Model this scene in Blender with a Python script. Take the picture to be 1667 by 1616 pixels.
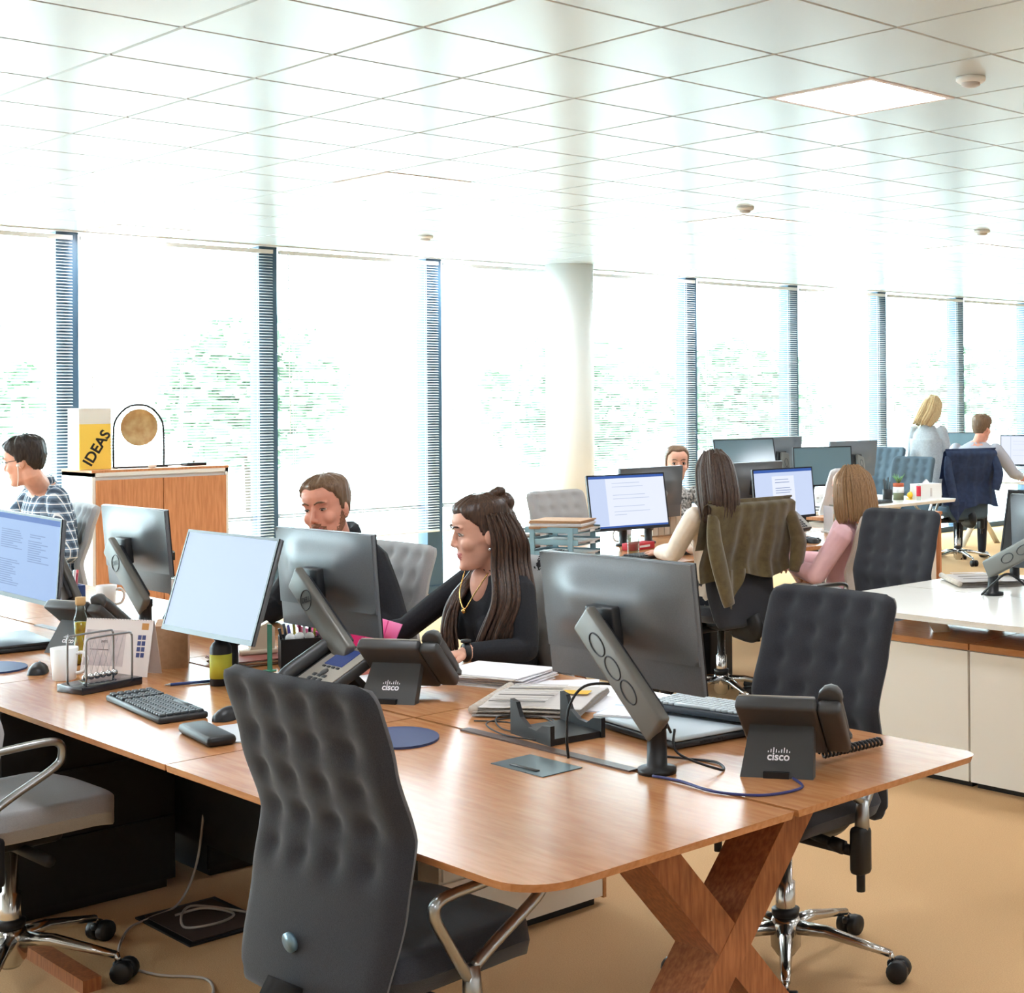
import bpy, bmesh, math, random
from mathutils import Matrix, Vector, noise
from mathutils.kdtree import KDTree
for o in list(bpy.data.objects): bpy.data.objects.remove(o, do_unlink=True)
SC = bpy.context.scene
COL = SC.collection
PI = math.pi
R = math.radians
random.seed(7)

# ------------------------------------------------------------------ camera
cam_d = bpy.data.cameras.new('camera')
cam = bpy.data.objects.new('camera', cam_d); COL.objects.link(cam)
YAW, PITCH, ROLL = .7539, .0061, .0079
cam_d.sensor_width = 36.0
cam_d.lens = 2441.38 * 36.0 / 1667
cam_d.shift_x = (833.5 - 1230.47) / 1667
cam_d.shift_y = (632.28 - 808.0) / 1667
cam_d.clip_start = .05; cam_d.clip_end = 300
_D = Vector((math.cos(YAW)*math.cos(PITCH), math.sin(YAW)*math.cos(PITCH), math.sin(PITCH)))
_R = Vector((math.sin(YAW), -math.cos(YAW), 0))
_U = _R.cross(_D)
_x = _R*math.cos(ROLL) - _U*math.sin(ROLL)
_y = _U*math.cos(ROLL) + _R*math.sin(ROLL)
_z = -_D
cam.matrix_world = Matrix(((_x.x,_y.x,_z.x,0),(_x.y,_y.y,_z.y,0),(_x.z,_y.z,_z.z,1.6),(0,0,0,1)))
SC.camera = cam

# ------------------------------------------------------------------ sky, exposure
world = bpy.data.worlds.new('world'); SC.world = world; world.use_nodes = True
_bg = world.node_tree.nodes['Background']
_bg.inputs[0].default_value = (.80, .90, 1.0, 1)
_bg.inputs[1].default_value = 13.5
SC.view_settings.view_transform = 'Standard'
SC.view_settings.look = 'None'
SC.view_settings.exposure = 0.58
SC.view_settings.gamma = 1.0
SC.view_settings.use_curve_mapping = False
SC.cycles.use_denoising = True
SC.cycles.max_bounces = 10
SC.cycles.diffuse_bounces = 6
SC.cycles.transparent_max_bounces = 24
SC.cycles.sample_clamp_indirect = 12
PANEL_POWER = 27.0

# ------------------------------------------------------------------ materials
def lin(c):
    return tuple(((v/255)/12.92 if v/255 <= .04045 else ((v/255+.055)/1.055)**2.4) for v in c)
MATS = {}
def mat(name, rgb=(200,200,200), rough=.5, metal=0.0, spec=.5, emit=None, estr=1.0, alpha=1.0, coat=0.0, trans=0.0, sheen=0.0,
        noise_amt=0.0, noise_scale=40.0, stretch=(1,1,1), rgb2=None, bump=0.0, bump_scale=None, ior=1.45):
    if name in MATS: return MATS[name]
    m = bpy.data.materials.new(name); m.use_nodes = True
    nt = m.node_tree; b = nt.nodes['Principled BSDF']
    c = (*lin(rgb), 1)
    b.inputs['Base Color'].default_value = c
    b.inputs['Roughness'].default_value = rough
    b.inputs['Metallic'].default_value = metal
    b.inputs['Specular IOR Level'].default_value = spec
    b.inputs['IOR'].default_value = ior
    b.inputs['Coat Weight'].default_value = coat
    b.inputs['Transmission Weight'].default_value = trans
    b.inputs['Sheen Weight'].default_value = sheen
    b.inputs['Alpha'].default_value = alpha
    if emit is not None:
        b.inputs['Emission Color'].default_value = (*lin(emit), 1)
        b.inputs['Emission Strength'].default_value = estr
    if rgb2 is not None or bump:
        tc = nt.nodes.new('ShaderNodeTexCoord'); mp = nt.nodes.new('ShaderNodeMapping')
        mp.inputs['Scale'].default_value = stretch
        nt.links.new(tc.outputs['Object'], mp.inputs['Vector'])
        nz = nt.nodes.new('ShaderNodeTexNoise'); nz.inputs['Scale'].default_value = noise_scale
        nz.inputs['Detail'].default_value = 5
        nt.links.new(mp.outputs[0], nz.inputs['Vector'])
        if rgb2 is not None:
            rp = nt.nodes.new('ShaderNodeValToRGB')
            rp.color_ramp.elements[0].position = .35; rp.color_ramp.elements[1].position = .65
            rp.color_ramp.elements[0].color = c; rp.color_ramp.elements[1].color = (*lin(rgb2), 1)
            nt.links.new(nz.outputs['Fac'], rp.inputs['Fac']); nt.links.new(rp.outputs[0], b.inputs['Base Color'])
        if bump:
            src = nz
            if bump_scale:
                src = nt.nodes.new('ShaderNodeTexNoise'); src.inputs['Scale'].default_value = bump_scale
                src.inputs['Detail'].default_value = 3
                nt.links.new(mp.outputs[0], src.inputs['Vector'])
            bp = nt.nodes.new('ShaderNodeBump'); bp.inputs['Strength'].default_value = bump; bp.inputs['Distance'].default_value = .004
            nt.links.new(src.outputs['Fac'], bp.inputs['Height']); nt.links.new(bp.outputs[0], b.inputs['Normal'])
    MATS[name] = m
    return m
def glass_mat(name, tint=(255,255,255), gloss=.08):
    m = bpy.data.materials.new(name); m.use_nodes = True; nt = m.node_tree
    for n in list(nt.nodes):
        if n.type != 'OUTPUT_MATERIAL': nt.nodes.remove(n)
    t = nt.nodes.new('ShaderNodeBsdfTransparent'); t.inputs[0].default_value = (*lin(tint), 1)
    g = nt.nodes.new('ShaderNodeBsdfGlossy'); g.inputs['Roughness'].default_value = .02
    lw = nt.nodes.new('ShaderNodeLayerWeight'); lw.inputs[0].default_value = .5
    f0 = nt.nodes.new('ShaderNodeMath'); f0.operation = 'POWER'; f0.inputs[1].default_value = 4
    f = nt.nodes.new('ShaderNodeMath'); f.operation = 'MULTIPLY_ADD'; f.inputs[1].default_value = .6; f.inputs[2].default_value = .03
    nt.links.new(lw.outputs['Facing'], f0.inputs[0]); nt.links.new(f0.outputs[0], f.inputs[0])
    x = nt.nodes.new('ShaderNodeMixShader')
    nt.links.new(f.outputs[0], x.inputs[0]); nt.links.new(t.outputs[0], x.inputs[1]); nt.links.new(g.outputs[0], x.inputs[2])
    nt.links.new(x.outputs[0], nt.nodes['Material Output'].inputs[0])
    MATS[name] = m
    return m

M_carpet = mat('carpet', (206,168,124), .95, rgb2=(194,156,114), noise_scale=260, bump=.35, spec=.1)
M_ceil = mat('ceiling_metal', (194,201,202), .27, spec=.5, metal=.0, coat=.0)
M_ceilgap = mat('ceiling_gap', (150,155,158), .7)
M_white = mat('white_paint', (236,236,234), .55)
M_mull = mat('mullion_grey', (60,86,106), .45)
M_slat = mat('blind_slat', (240,243,243), .5)
_nt = M_slat.node_tree; _tr = _nt.nodes.new('ShaderNodeBsdfTranslucent'); _tr.inputs[0].default_value = (.85,.9,.92,1)
_mx = _nt.nodes.new('ShaderNodeMixShader'); _mx.inputs[0].default_value = .35
_nt.links.new(_nt.nodes['Principled BSDF'].outputs[0], _mx.inputs[1]); _nt.links.new(_tr.outputs[0], _mx.inputs[2]); _nt.links.new(_mx.outputs[0], _nt.nodes['Material Output'].inputs[0])
M_glass = glass_mat('window_glass', (244,252,250))
M_wood = mat('walnut_veneer', (192,136,90), .24, rgb2=(176,118,74), noise_scale=9, stretch=(9,1,9), spec=.5, coat=.0)
M_woodleg = mat('walnut_leg', (170,108,68), .4, rgb2=(136,82,50), noise_scale=10, stretch=(10,10,1.2), spec=.4)
M_beech = mat('beech_door', (214,150,106), .5, rgb2=(196,130,88), noise_scale=9, stretch=(10,10,.8), spec=.3)
M_cream = mat('cream_laminate', (232,226,216), .4)
M_whitetop = mat('white_laminate', (240,236,228), .25)
M_black = mat('black_plastic', (22,22,24), .45)
M_dark = mat('dark_plastic', (42,44,47), .42)
M_monback = mat('monitor_back', (104,110,116), .34, spec=.6, rgb2=(98,104,110), noise_scale=300)
M_armgrey = mat('arm_grey', (106,104,98), .38, metal=.2)
M_bezel = mat('bezel_black', (16,18,26), .3)
M_chrome = mat('polished_aluminium', (205,205,205), .18, metal=1.0)
M_alu = mat('satin_aluminium', (170,172,172), .33, metal=1.0)
M_fabdark = mat('fabric_charcoal', (58,59,64), .95, rgb2=(49,50,55), noise_scale=500, bump=.25, spec=.15, sheen=.2)
M_fabgrey = mat('fabric_light_grey', (172,170,170), .95, rgb2=(160,158,158), noise_scale=500, bump=.2, spec=.15, sheen=.2)
M_fabwhite = mat('fabric_white', (214,216,218), .9, rgb2=(206,208,210), noise_scale=400, bump=.1, spec=.15)
M_fabteal = mat('fabric_slate', (84,98,108), .95, rgb2=(76,88,98), noise_scale=500, bump=.2, spec=.15)
M_fabbeige = mat('fabric_beige', (196,184,172), .95, rgb2=(186,174,162), noise_scale=400, bump=.2, spec=.15)
M_paper = mat('paper', (238,236,240), .7)
M_paper2 = mat('paper_grey', (206,200,196), .75)
M_card = mat('cardboard', (176,138,104), .85, rgb2=(166,128,96), noise_scale=60)

# ------------------------------------------------------------------ mesh builder
class G:
    def __init__(s): s.v=[]; s.f=[]; s.m=[]; s.s=[]
    def add(s, vs, fs, M=None, mi=0, smooth=False):
        k=len(s.v)
        if M is not None: vs=[M@Vector(p) for p in vs]
        s.v += [tuple(p) for p in vs]
        for f in fs:
            s.f.append(tuple(i+k for i in f)); s.m.append(mi); s.s.append(smooth)
        return s
    def box(s, c, d, M=None, mi=0):
        x,y,z=c; a,b,e=d[0]/2,d[1]/2,d[2]/2
        vs=[(x+i*a,y+j*b,z+k*e) for i in(-1,1) for j in(-1,1) for k in(-1,1)]
        return s.add(vs,[(0,1,3,2),(4,6,7,5),(0,4,5,1),(2,3,7,6),(0,2,6,4),(1,5,7,3)],M,mi)
    def rbox(s, c, d, r=.01, seg=2, M=None, mi=0, smooth=True):
        bm=bmesh.new(); bmesh.ops.create_cube(bm,size=1)
        for v in bm.verts: v.co=Vector((v.co.x*d[0],v.co.y*d[1],v.co.z*d[2]))
        bmesh.ops.bevel(bm,geom=list(bm.edges),offset=min(r,min(d)*.49),segments=seg,profile=.5,affect='EDGES')
        bm.verts.ensure_lookup_table()
        vs=[v.co+Vector(c) for v in bm.verts]; fs=[[v.index for v in f.verts] for f in bm.faces]
        bm.free(); return s.add(vs,fs,M,mi,smooth)
    def tube(s, pts, r, n=8, M=None, mi=0, caps=True, sq=1.0, closed=False):
        P=[Vector(p) for p in pts]; L=len(P)
        rr=r if isinstance(r,(list,tuple)) else [r]*L
        vs=[]; up=None
        for i,p in enumerate(P):
            if closed: t=P[(i+1)%L]-P[i-1]
            else: t=(P[min(i+1,L-1)]-P[max(i-1,0)])
            t.normalize()
            if up is None:
                up=Vector((0,0,1)) if abs(t.z)<.9 else Vector((1,0,0))
            a=t.cross(up)
            if a.length<1e-6: a=t.orthogonal()
            a.normalize(); up=a.cross(t); b=up
            for k in range(n):
                w=2*PI*k/n
                vs.append(p+a*math.cos(w)*rr[i]+b*math.sin(w)*rr[i]*sq)
        fs=[]
        for i in range(L if closed else L-1):
            j=(i+1)%L
            for k in range(n):
                fs.append((i*n+k,i*n+(k+1)%n,j*n+(k+1)%n,j*n+k))
        if caps and not closed:
            fs.append(tuple(range(n-1,-1,-1))); fs.append(tuple((L-1)*n+k for k in range(n)))
        return s.add(vs,fs,M,mi,True)
    def lathe(s, prof, n=20, M=None, mi=0, smooth=True):
        vs=[]; fs=[]
        for (r,z) in prof:
            for k in range(n): vs.append((r*math.cos(2*PI*k/n),r*math.sin(2*PI*k/n),z))
        for i in range(len(prof)-1):
            for k in range(n): fs.append((i*n+k,i*n+(k+1)%n,(i+1)*n+(k+1)%n,(i+1)*n+k))
        if prof[0][0]>1e-5: fs.append(tuple(range(n-1,-1,-1)))
        if prof[-1][0]>1e-5: fs.append(tuple((len(prof)-1)*n+k for k in range(n)))
        return s.add(vs,fs,M,mi,smooth)
    def prism(s, poly, z0, z1, M=None, mi=0, cham=0.0, smooth=False):
        # poly ccw; optional underside chamfer (inset of the lower ring)
        n=len(poly); cx=sum(p[0] for p in poly)/n; cy=sum(p[1] for p in poly)/n
        def ins(p,d):
            dx,dy=p[0]-cx,p[1]-cy; l=math.hypot(dx,dy) or 1; return (p[0]-dx/l*d,p[1]-dy/l*d)
        vs=[(*ins(p,cham),z0) for p in poly]+[(p[0],p[1],z1) for p in poly]
        fs=[tuple(range(n-1,-1,-1)),tuple(range(n,2*n))]+[(i,(i+1)%n,n+(i+1)%n,n+i) for i in range(n)]
        return s.add(vs,fs,M,mi,smooth)
    def grid(s, fn, nu, nv, M=None, mi=0, flip=False, smooth=True):
        vs=[fn(i/nu,j/nv) for j in range(nv+1) for i in range(nu+1)]
        fs=[]
        for j in range(nv):
            for i in range(nu):
                a=j*(nu+1)+i; q=(a,a+1,a+nu+2,a+nu+1); fs.append(q[::-1] if flip else q)
        return s.add(vs,fs,M,mi,smooth)
    def sph(s, c, r, n=12, M=None, mi=0):
        rx,ry,rz = r if isinstance(r,(list,tuple)) else (r,r,r)
        h=max(6,n*2//3); vs=[];fs=[]
        for i in range(h+1):
            th=PI*i/h
            for k in range(n):
                ph=2*PI*k/n; vs.append((c[0]+rx*math.sin(th)*math.cos(ph),c[1]+ry*math.sin(th)*math.sin(ph),c[2]+rz*math.cos(th)))
        for i in range(h):
            for k in range(n): fs.append((i*n+k,(i+1)*n+k,(i+1)*n+(k+1)%n,i*n+(k+1)%n))
        return s.add(vs,fs,M,mi,True)
    def mesh(s, name, mats):
        me=bpy.data.meshes.new(name); me.from_pydata(s.v,[],s.f)
        for m in (mats if isinstance(mats,(list,tuple)) else [mats]): me.materials.append(m)
        me.polygons.foreach_set('material_index',s.m); me.polygons.foreach_set('use_smooth',s.s)
        me.update(); return me
    def build(s, name, mats, parent=None, loc=None, rot=None):
        o=bpy.data.objects.new(name,s.mesh(name,mats)); COL.objects.link(o)
        if parent is not None: o.parent=parent
        if loc is not None: o.location=loc
        if rot is not None: o.rotation_euler=rot
        return o
def tag(o,label,cat,group=None):
    o['label']=label; o['category']=cat
    if group: o['group']=group
    return o
def thing(name,label,cat,loc=(0,0,0),rz=0,group=None):
    o=bpy.data.objects.new(name,None); COL.objects.link(o); o.empty_display_size=.05
    o.location=loc; o.rotation_euler=(0,0,rz); return tag(o,label,cat,group)
def struct(o): o['kind']='structure'; return o
def link_copy(o,parent,loc=None,rot=None):
    c=o.copy(); COL.objects.link(c); c.parent=parent
    if loc is not None: c.location=loc
    if rot is not None: c.rotation_euler=rot
    return c
def clone(root,loc=None,rz=None,label=None):
    c=root.copy(); COL.objects.link(c)
    if loc is not None: c.location=loc
    if rz is not None: c.rotation_euler=(0,0,rz)
    if label: c['label']=label
    for ch in list(root.children):
        d=link_copy(ch,c)
        for g in list(ch.children): link_copy(g,d)
    return c
def smooth_path(pts,n=8):
    P=[Vector(p) for p in pts]; out=[]
    for i in range(len(P)-1):
        p0=P[max(i-1,0)];p1=P[i];p2=P[i+1];p3=P[min(i+2,len(P)-1)]
        for k in range(n):
            t=k/n
            out.append(.5*((2*p1)+(-p0+p2)*t+(2*p0-5*p1+4*p2-p3)*t*t+(-p0+3*p1-3*p2+p3)*t**3))
    out.append(P[-1]); return out
def text_mesh(body,size,name,m,parent,loc,rot,ext=.0004,align='CENTER',bold=0.0):
    cu=bpy.data.curves.new(name,'FONT'); cu.body=body; cu.size=size; cu.align_x=align; cu.align_y='CENTER'; cu.extrude=ext; cu.offset=bold
    t=bpy.data.objects.new(name,cu); COL.objects.link(t)
    dg=bpy.context.evaluated_depsgraph_get(); me=bpy.data.meshes.new_from_object(t.evaluated_get(dg))
    bpy.data.objects.remove(t,do_unlink=True); me.materials.clear(); me.materials.append(m)
    o=bpy.data.objects.new(name,me); COL.objects.link(o); o.parent=parent; o.location=loc; o.rotation_euler=rot
    return o
def rrect(x0,y0,x1,y1,r,seg=6,corners=(1,1,1,1)):
    # ccw from (x0,y0); corners: bl, br, tr, tl
    out=[]
    for k,(cx,cy,a) in enumerate(((x0,y0,PI),(x1,y0,1.5*PI),(x1,y1,0),(x0,y1,.5*PI))):
        rr=r*corners[k]
        if rr<=0: out.append((cx,cy)); continue
        ox=cx+(rr if k in(0,3) else -rr); oy=cy+(rr if k in(0,1) else -rr)
        for i in range(seg+1):
            w=a+.5*PI*i/seg; out.append((ox+rr*math.cos(w),oy+rr*math.sin(w)))
    return out
def T(*p): return Matrix.Translation(Vector(p))
def RX(a): return Matrix.Rotation(a,4,'X')
def RY(a): return Matrix.Rotation(a,4,'Y')
def RZ(a): return Matrix.Rotation(a,4,'Z')
def hash2(i,j): return (math.sin(i*127.1+j*311.7)*43758.5453)%1.0
# ------------------------------------------------------------------ room shell
ZC=2.775; WV=10.53; TS=.53
U0,U1,V0,V1=-4.5,20.5,-5.5,WV
g=G(); g.box(((U0+U1)/2,(V0+V1)/2+.15,-.05),(U1-U0,V1-V0+.3,.1)); struct(g.build('floor',M_carpet))
# ceiling: slab, gap, tiles
ceil=G().box(((U0+U1)/2,(V0+V1)/2,ZC+.06),(U1-U0,V1-V0,.08)).build('ceiling',M_ceilgap); struct(ceil)
gu,gv=2.199,4.518
LIGHT_PITCH=[(4+5*a,-2+6*b) for a in range(-2,4) for b in range(-2,3)]
LSET=set(LIGHT_PITCH)
tm=G()
t=.5*TS-.0035
tm.add([(-t,-t,0),(t,-t,0),(t,t,0),(-t,t,0),(-t+.004,-t+.004,-.006),(t-.004,-t+.004,-.006),(t-.004,t-.004,-.006),(-t+.004,t-.004,-.006)],
  [(4,7,6,5),(0,4,5,1),(1,5,6,2),(2,6,7,3),(3,7,4,0),(0,1,2,3)])
tile_me=tm.mesh('ceiling_tile',M_ceil)
cand=[]; rest=[]
for i in range(-13,35):
    for j in range(-19,12):
        if (i,j) in LSET: continue
        u=gu+(i+.5)*TS; v=gv+(j+.5)*TS
        if u<U0 or u>U1 or v<V0+.2 or v>WV-.1: continue
        d=u*math.cos(YAW)+v*math.sin(YAW); r=u*math.sin(YAW)-v*math.cos(YAW)
        if d>3:
            px=1230+2441*r/d; py=648-2441*(ZC-1.6)/d
            if -250<px<1900 and -150<py<560: cand.append((d,u,v)); continue
        rest.append((u,v))
cand.sort()
for d,u,v in cand[:300]:
    o=bpy.data.objects.new('tile',tile_me); COL.objects.link(o); o.parent=ceil; o.location=(u,v,ZC+.006)
rg=G()
for u,v in rest+[(u,v) for d,u,v in cand[300:]]:
    rg.add([(x+u,y+v,z+ZC+.006) for x,y,z in tm.v],tm.f)
o=rg.build('tile_field',M_ceil,ceil); o['kind']='stuff'
# last strip at window head
struct(G().box(((U0+U1)/2,WV-.02,ZC+.029),(U1-U0,.17,.06)).build('trim_1',M_white))
# recessed ceiling lights
M_diff=mat('light_diffuser',(255,255,255),.6,emit=(238,246,255),estr=PANEL_POWER)
M_trough=mat('light_trough',(240,225,220),.5)
def ceiling_light(u,v,label):
    e=thing('ceiling_light',label,'ceiling light',(u,v,ZC),0,'recessed square ceiling lights')
    h=TS/2-.004
    f=G()
    for c,d in (((0,h-.012,.02),(2*h,.024,.045)),((0,-h+.012,.02),(2*h,.024,.045)),((h-.012,0,.02),(.024,2*h-.05,.045)),((-h+.012,0,.02),(.024,2*h-.05,.045))): f.box(c,d)
    f.build('frame',M_trough,e)
    G().box((0,0,.022),(2*h-.05,2*h-.05,.008)).build('diffuser',M_diff,e)
    G().rbox((h*.42,0,.008),(.016,2*h*.92,.02),.004).build('divider_bar',M_trough,e)
vis={(4,-2):'square ceiling light nearest the camera, bright with a pink divider bar',(4,4):'square ceiling light above the man and woman at the dark monitors',
     (9,4):'square ceiling light above the woman with the olive jacket',(14,4):'farthest square ceiling light in view, at right above the standing woman'}
for (i,j) in LIGHT_PITCH:
    u=gu+(i+.5)*TS; v=gv+(j+.5)*TS
    if u<U0+.5 or u>U1-.5 or v<V0+.5 or v>WV-.4: continue
    ceiling_light(u,v,vis.get((i,j),'square recessed ceiling light outside the picture'))
def detector(u,v,label):
    e=thing('smoke_detector',label,'smoke detector',(u,v,ZC),0,'smoke detectors on the ceiling')
    G().lathe([(.055,0),(.055,-.012),(.045,-.02)],24).build('base',M_white,e)
    G().lathe([(.034,-.02),(.034,-.03),(.02,-.036),(.0,-.037)],20).build('sensor',M_paper2,e)
detector(4.58,3.20,'white round smoke detector right of the nearest ceiling light')
detector(6.70,6.37,'white round smoke detector left of the middle ceiling light')
detector(8.87,6.11,'white round smoke detector near the far right ceiling light')
detector(6.2,9.05,'white round smoke detector near the window head')
# other walls (behind and beside the camera)
struct(G().box(((U0+U1)/2,V0-.05,ZC/2),(U1-U0,.1,ZC)).build('wall_back',M_white))
struct(G().box((U0-.05,(V0+V1)/2,ZC/2),(.1,V1-V0,ZC)).build('wall_left',M_white))
struct(G().box((U1+.05,(V0+V1)/2,ZC/2),(.1,V1-V0,ZC)).build('wall_right',M_white))
# window wall: frames per bay (mullion right edge at U = 4.343 + 1.495 k)
MOD=1.495; M0=4.343
struct(G().box(((U0+U1)/2,WV+.03,.03),(U1-U0,.2,.06)).build('baseboard_window',M_mull))
mull_me=None; blind_parts=None
SL0,SL1,SP=.53,ZC-.03,.0215
for k in range(-6,11):
    ur=M0+MOD*k
    if ur-.16<U0 or ur>U1: continue
    w=bpy.data.objects.new('window_%d'%(k+7),None); COL.objects.link(w); w.location=(ur,WV,0); w['kind']='structure'
    if mull_me is None:
        mull_me=G().box((-.075,.02,ZC/2),(.15,.14,ZC)).mesh('mullion',M_mull)
        gl_me=G().box((MOD/2-.085,.05,(ZC+.06)/2),(MOD-.17,.012,ZC-.06)).mesh('pane',M_glass)
        tr_me=G().box((MOD/2-.085,.05,.72),(MOD-.17,.06,.035)).mesh('transom',M_alu)
    for me in (mull_me,gl_me,tr_me):
        if ur+MOD>U1 and me is not mull_me: continue
        o=bpy.data.objects.new(me.name,me); COL.objects.link(o); o.parent=w
    # blind covering the bay, overlapping the mullion to its right
    if ur+MOD>U1+.1: continue
    b=thing('venetian_blind','white venetian blind lowered over window bay %s'%['','','','','','left of the beech cabinet','behind the beech cabinet','behind the bearded man','behind the dark-haired seated woman','behind the white column','right of the white column','behind the row of empty monitors','behind the grey chairs','behind the standing blonde woman','at the far right edge','out of the picture','out of the picture'][k+6],'blind',(ur,WV-.072,0),0,'venetian blinds in the window bays')
    if k<-1 or k>8: b['label']='white venetian blind lowered over a bay outside the picture'
    if blind_parts is None:
        sg=G(); z=SL0; x0,x1=.004,MOD-.052; tl=R(17)
        while z<SL1-.03:
            hw=.0125; dx=hw*math.cos(tl); dz=hw*math.sin(tl)
            sg.add([(x0,-dx,z-dz),(x1,-dx,z-dz),(x1,0,z+.0022),(x0,0,z+.0022),(x1,dx,z+dz),(x0,dx,z+dz)],[(0,1,2,3),(3,2,4,5)],smooth=True); z+=SP
        hr=G().box(((x0+x1)/2,0,SL1-.01),(x1-x0,.03,.03)); br=G().rbox(((x0+x1)/2,0,SL0-.012),(x1-x0,.026,.014),.004)
        cg=G()
        for cx in (x0+.12,(x0+x1)/2,x1-.12): cg.box((cx,-.0135,(SL0+SL1)/2),(.002,.002,SL1-SL0)); cg.box((cx,.0135,(SL0+SL1)/2),(.002,.002,SL1-SL0))
        wd=G().tube([(x0+.06,-.03,SL1-.02),(x0+.07,-.03,1.35)],.004,6)
        blind_parts=[('slats',sg.mesh('slats',M_slat)),('head_rail',hr.mesh('head_rail',M_white)),('bottom_rail',br.mesh('bottom_rail',M_white)),('ladder_cord',cg.mesh('ladder_cord',M_white)),('tilt_wand',wd.mesh('tilt_wand',M_white))]
    for n,me in blind_parts:
        o=bpy.data.objects.new(n,me); COL.objects.link(o); o.parent=b
        if n=='slats': o['kind']='stuff'
# column
cg=G().lathe([(.21,0),(.21,ZC+.01)],48); c=cg.build('column',M_white); c.location=(8.48,10.2,0); struct(c)
# outside: terrace, hedge and trees
M_terr=mat('terrace',(180,182,178),.9); M_leaf=mat('leaf_green',(112,134,108),.8,rgb2=(158,176,150),noise_scale=3)
struct(G().box((9,WV+21,-.25),(110,41,.3)).build('ground_outside',M_terr))
M_trunk=mat('trunk',(90,74,60),.9)
def tree(x,y,h,rad,seed,label):
    rnd=random.Random(seed)
    e=thing('garden_tree',label,'tree',(x,y,-.1),0,'trees outside the windows')
    G().tube(smooth_path([(0,0,0),(rnd.uniform(-.1,.1),0,h*.3),(rnd.uniform(-.2,.2),.1,h*.62)],5),[.12-.006*i for i in range(11)],8).build('trunk',M_trunk,e)
    f=G()
    for q in range(1500):
        a=rnd.uniform(0,2*PI); cz=rnd.uniform(-1,1); rr=rad*(rnd.random()**.4)
        s=math.sqrt(1-cz*cz); p=Vector((rr*s*math.cos(a),rr*s*math.sin(a),h*.6+cz*rr*h*.42/rad))
        M=T(*p)@RZ(rnd.uniform(0,6))@RX(rnd.uniform(0,3)); w=rnd.uniform(.07,.16)
        f.add([(-w,-w*.5,0),(w,-w*.5,0),(w,w*.5,.03),(-w,w*.5,.02)],[(0,1,2,3)],M)
    o=f.build('foliage',M_leaf,e); o['kind']='stuff'
for q in range(11):
    tree(-1+q*4.2,WV+8+hash2(q,3)*6,2.7+hash2(q,5)*.6,1.35+hash2(q,7)*.3,q,'pale green garden tree seen through the blinds')
# ------------------------------------------------------------------ bench desk A
def bench_legs(root,v,cu,top=.705,half=.62):
    # crossed wide planks in the plane v = const
    for s in (1,-1):
        top=.719; a=Vector((cu-s*.29,v,top)); b=Vector((cu+s*.33,v,0.0)); d=(b-a).normalized(); n=Vector((d.z,0,-d.x))*.038
        w=.07
        vs=[]
        for p in (a,b):
            for q in (1,-1):
                base=p+n*q
                # keep the ends horizontal
                tt=((top if p is a else 0)-base.z)/d.z; base=base+d*tt
                for y in (-w,w): vs.append((base.x,base.y+y+(.001*s),base.z))
        G().add(vs,[(0,1,3,2),(4,6,7,5),(0,4,5,1),(2,3,7,6),(0,2,6,4),(1,5,7,3)]).build('leg_plank',M_woodleg,root)
        for y in (-1,1):
            bm=T(a.x+d.x*.075,v+y*(w+.001),a.z+d.z*.075)@RX(PI/2)
            G().lathe([(.011,-.003),(.011,.003)],14,bm).build('leg_bolt',M_black,root)
bA=thing('bench_desk','long walnut double bench desk with crossed plank legs in the foreground','desk',(0,0,0))
CA=2.345; E0,E1=1.645,3.02
vm=[2.095,3.49,4.88,6.27,7.66,9.05]
for k in range(5):
    a,b=vm[k],vm[k+1]; gp=.0025
    for side in (0,1):
        x0,x1=(E0,CA-.006) if side==0 else (CA+.006,E1)
        cor=[0,0,0,0]
        if k==0: cor[0 if side==0 else 1]=1
        if k==4: cor[3 if side==0 else 2]=1
        poly=rrect(x0,a+(gp if k else 0),x1,b-(gp if k<4 else 0),.11 if side==0 else .05,8,cor)
        G().prism(poly,.719,.735,cham=.006).build('desktop',M_wood,bA)
for v in (2.38,6.1,8.6): bench_legs(bA,v,2.38)
G().box((CA+.02,(2.5+8.9)/2,.60),(.05,6.4,.19)).build('centre_beam',M_black,bA)
G().box((CA,(3.5+8.9)/2,.38),(.03,5.4,.44)).build('modesty_panel',M_black,bA)
for (v0,v1) in ((2.6,3.26),(3.95,4.6),(5.4,6.05)): G().box((CA,(v0+v1)/2,.7365),(.03,v1-v0,.005)).build('cable_rail',mat('rail_brown',(70,46,34),.4),bA)
G().box((1.735,4.45,.018),(.05,.66,.036)).build('foot_rail',M_woodleg,bA)
M_flap=mat('flap_glassy',(70,84,90),.3,spec=.4)
for (cu,cv) in ((2.225,2.81),(2.31,4.16)):
    e=G().box((0,0,.001),(.118,.195,.002)).build('cable_flap',M_flap,bA,(cu,cv,.735))
    G().rbox((-.035,0,.003),(.012,.10,.003),.001).build('finger_pull',M_black,e)
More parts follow.
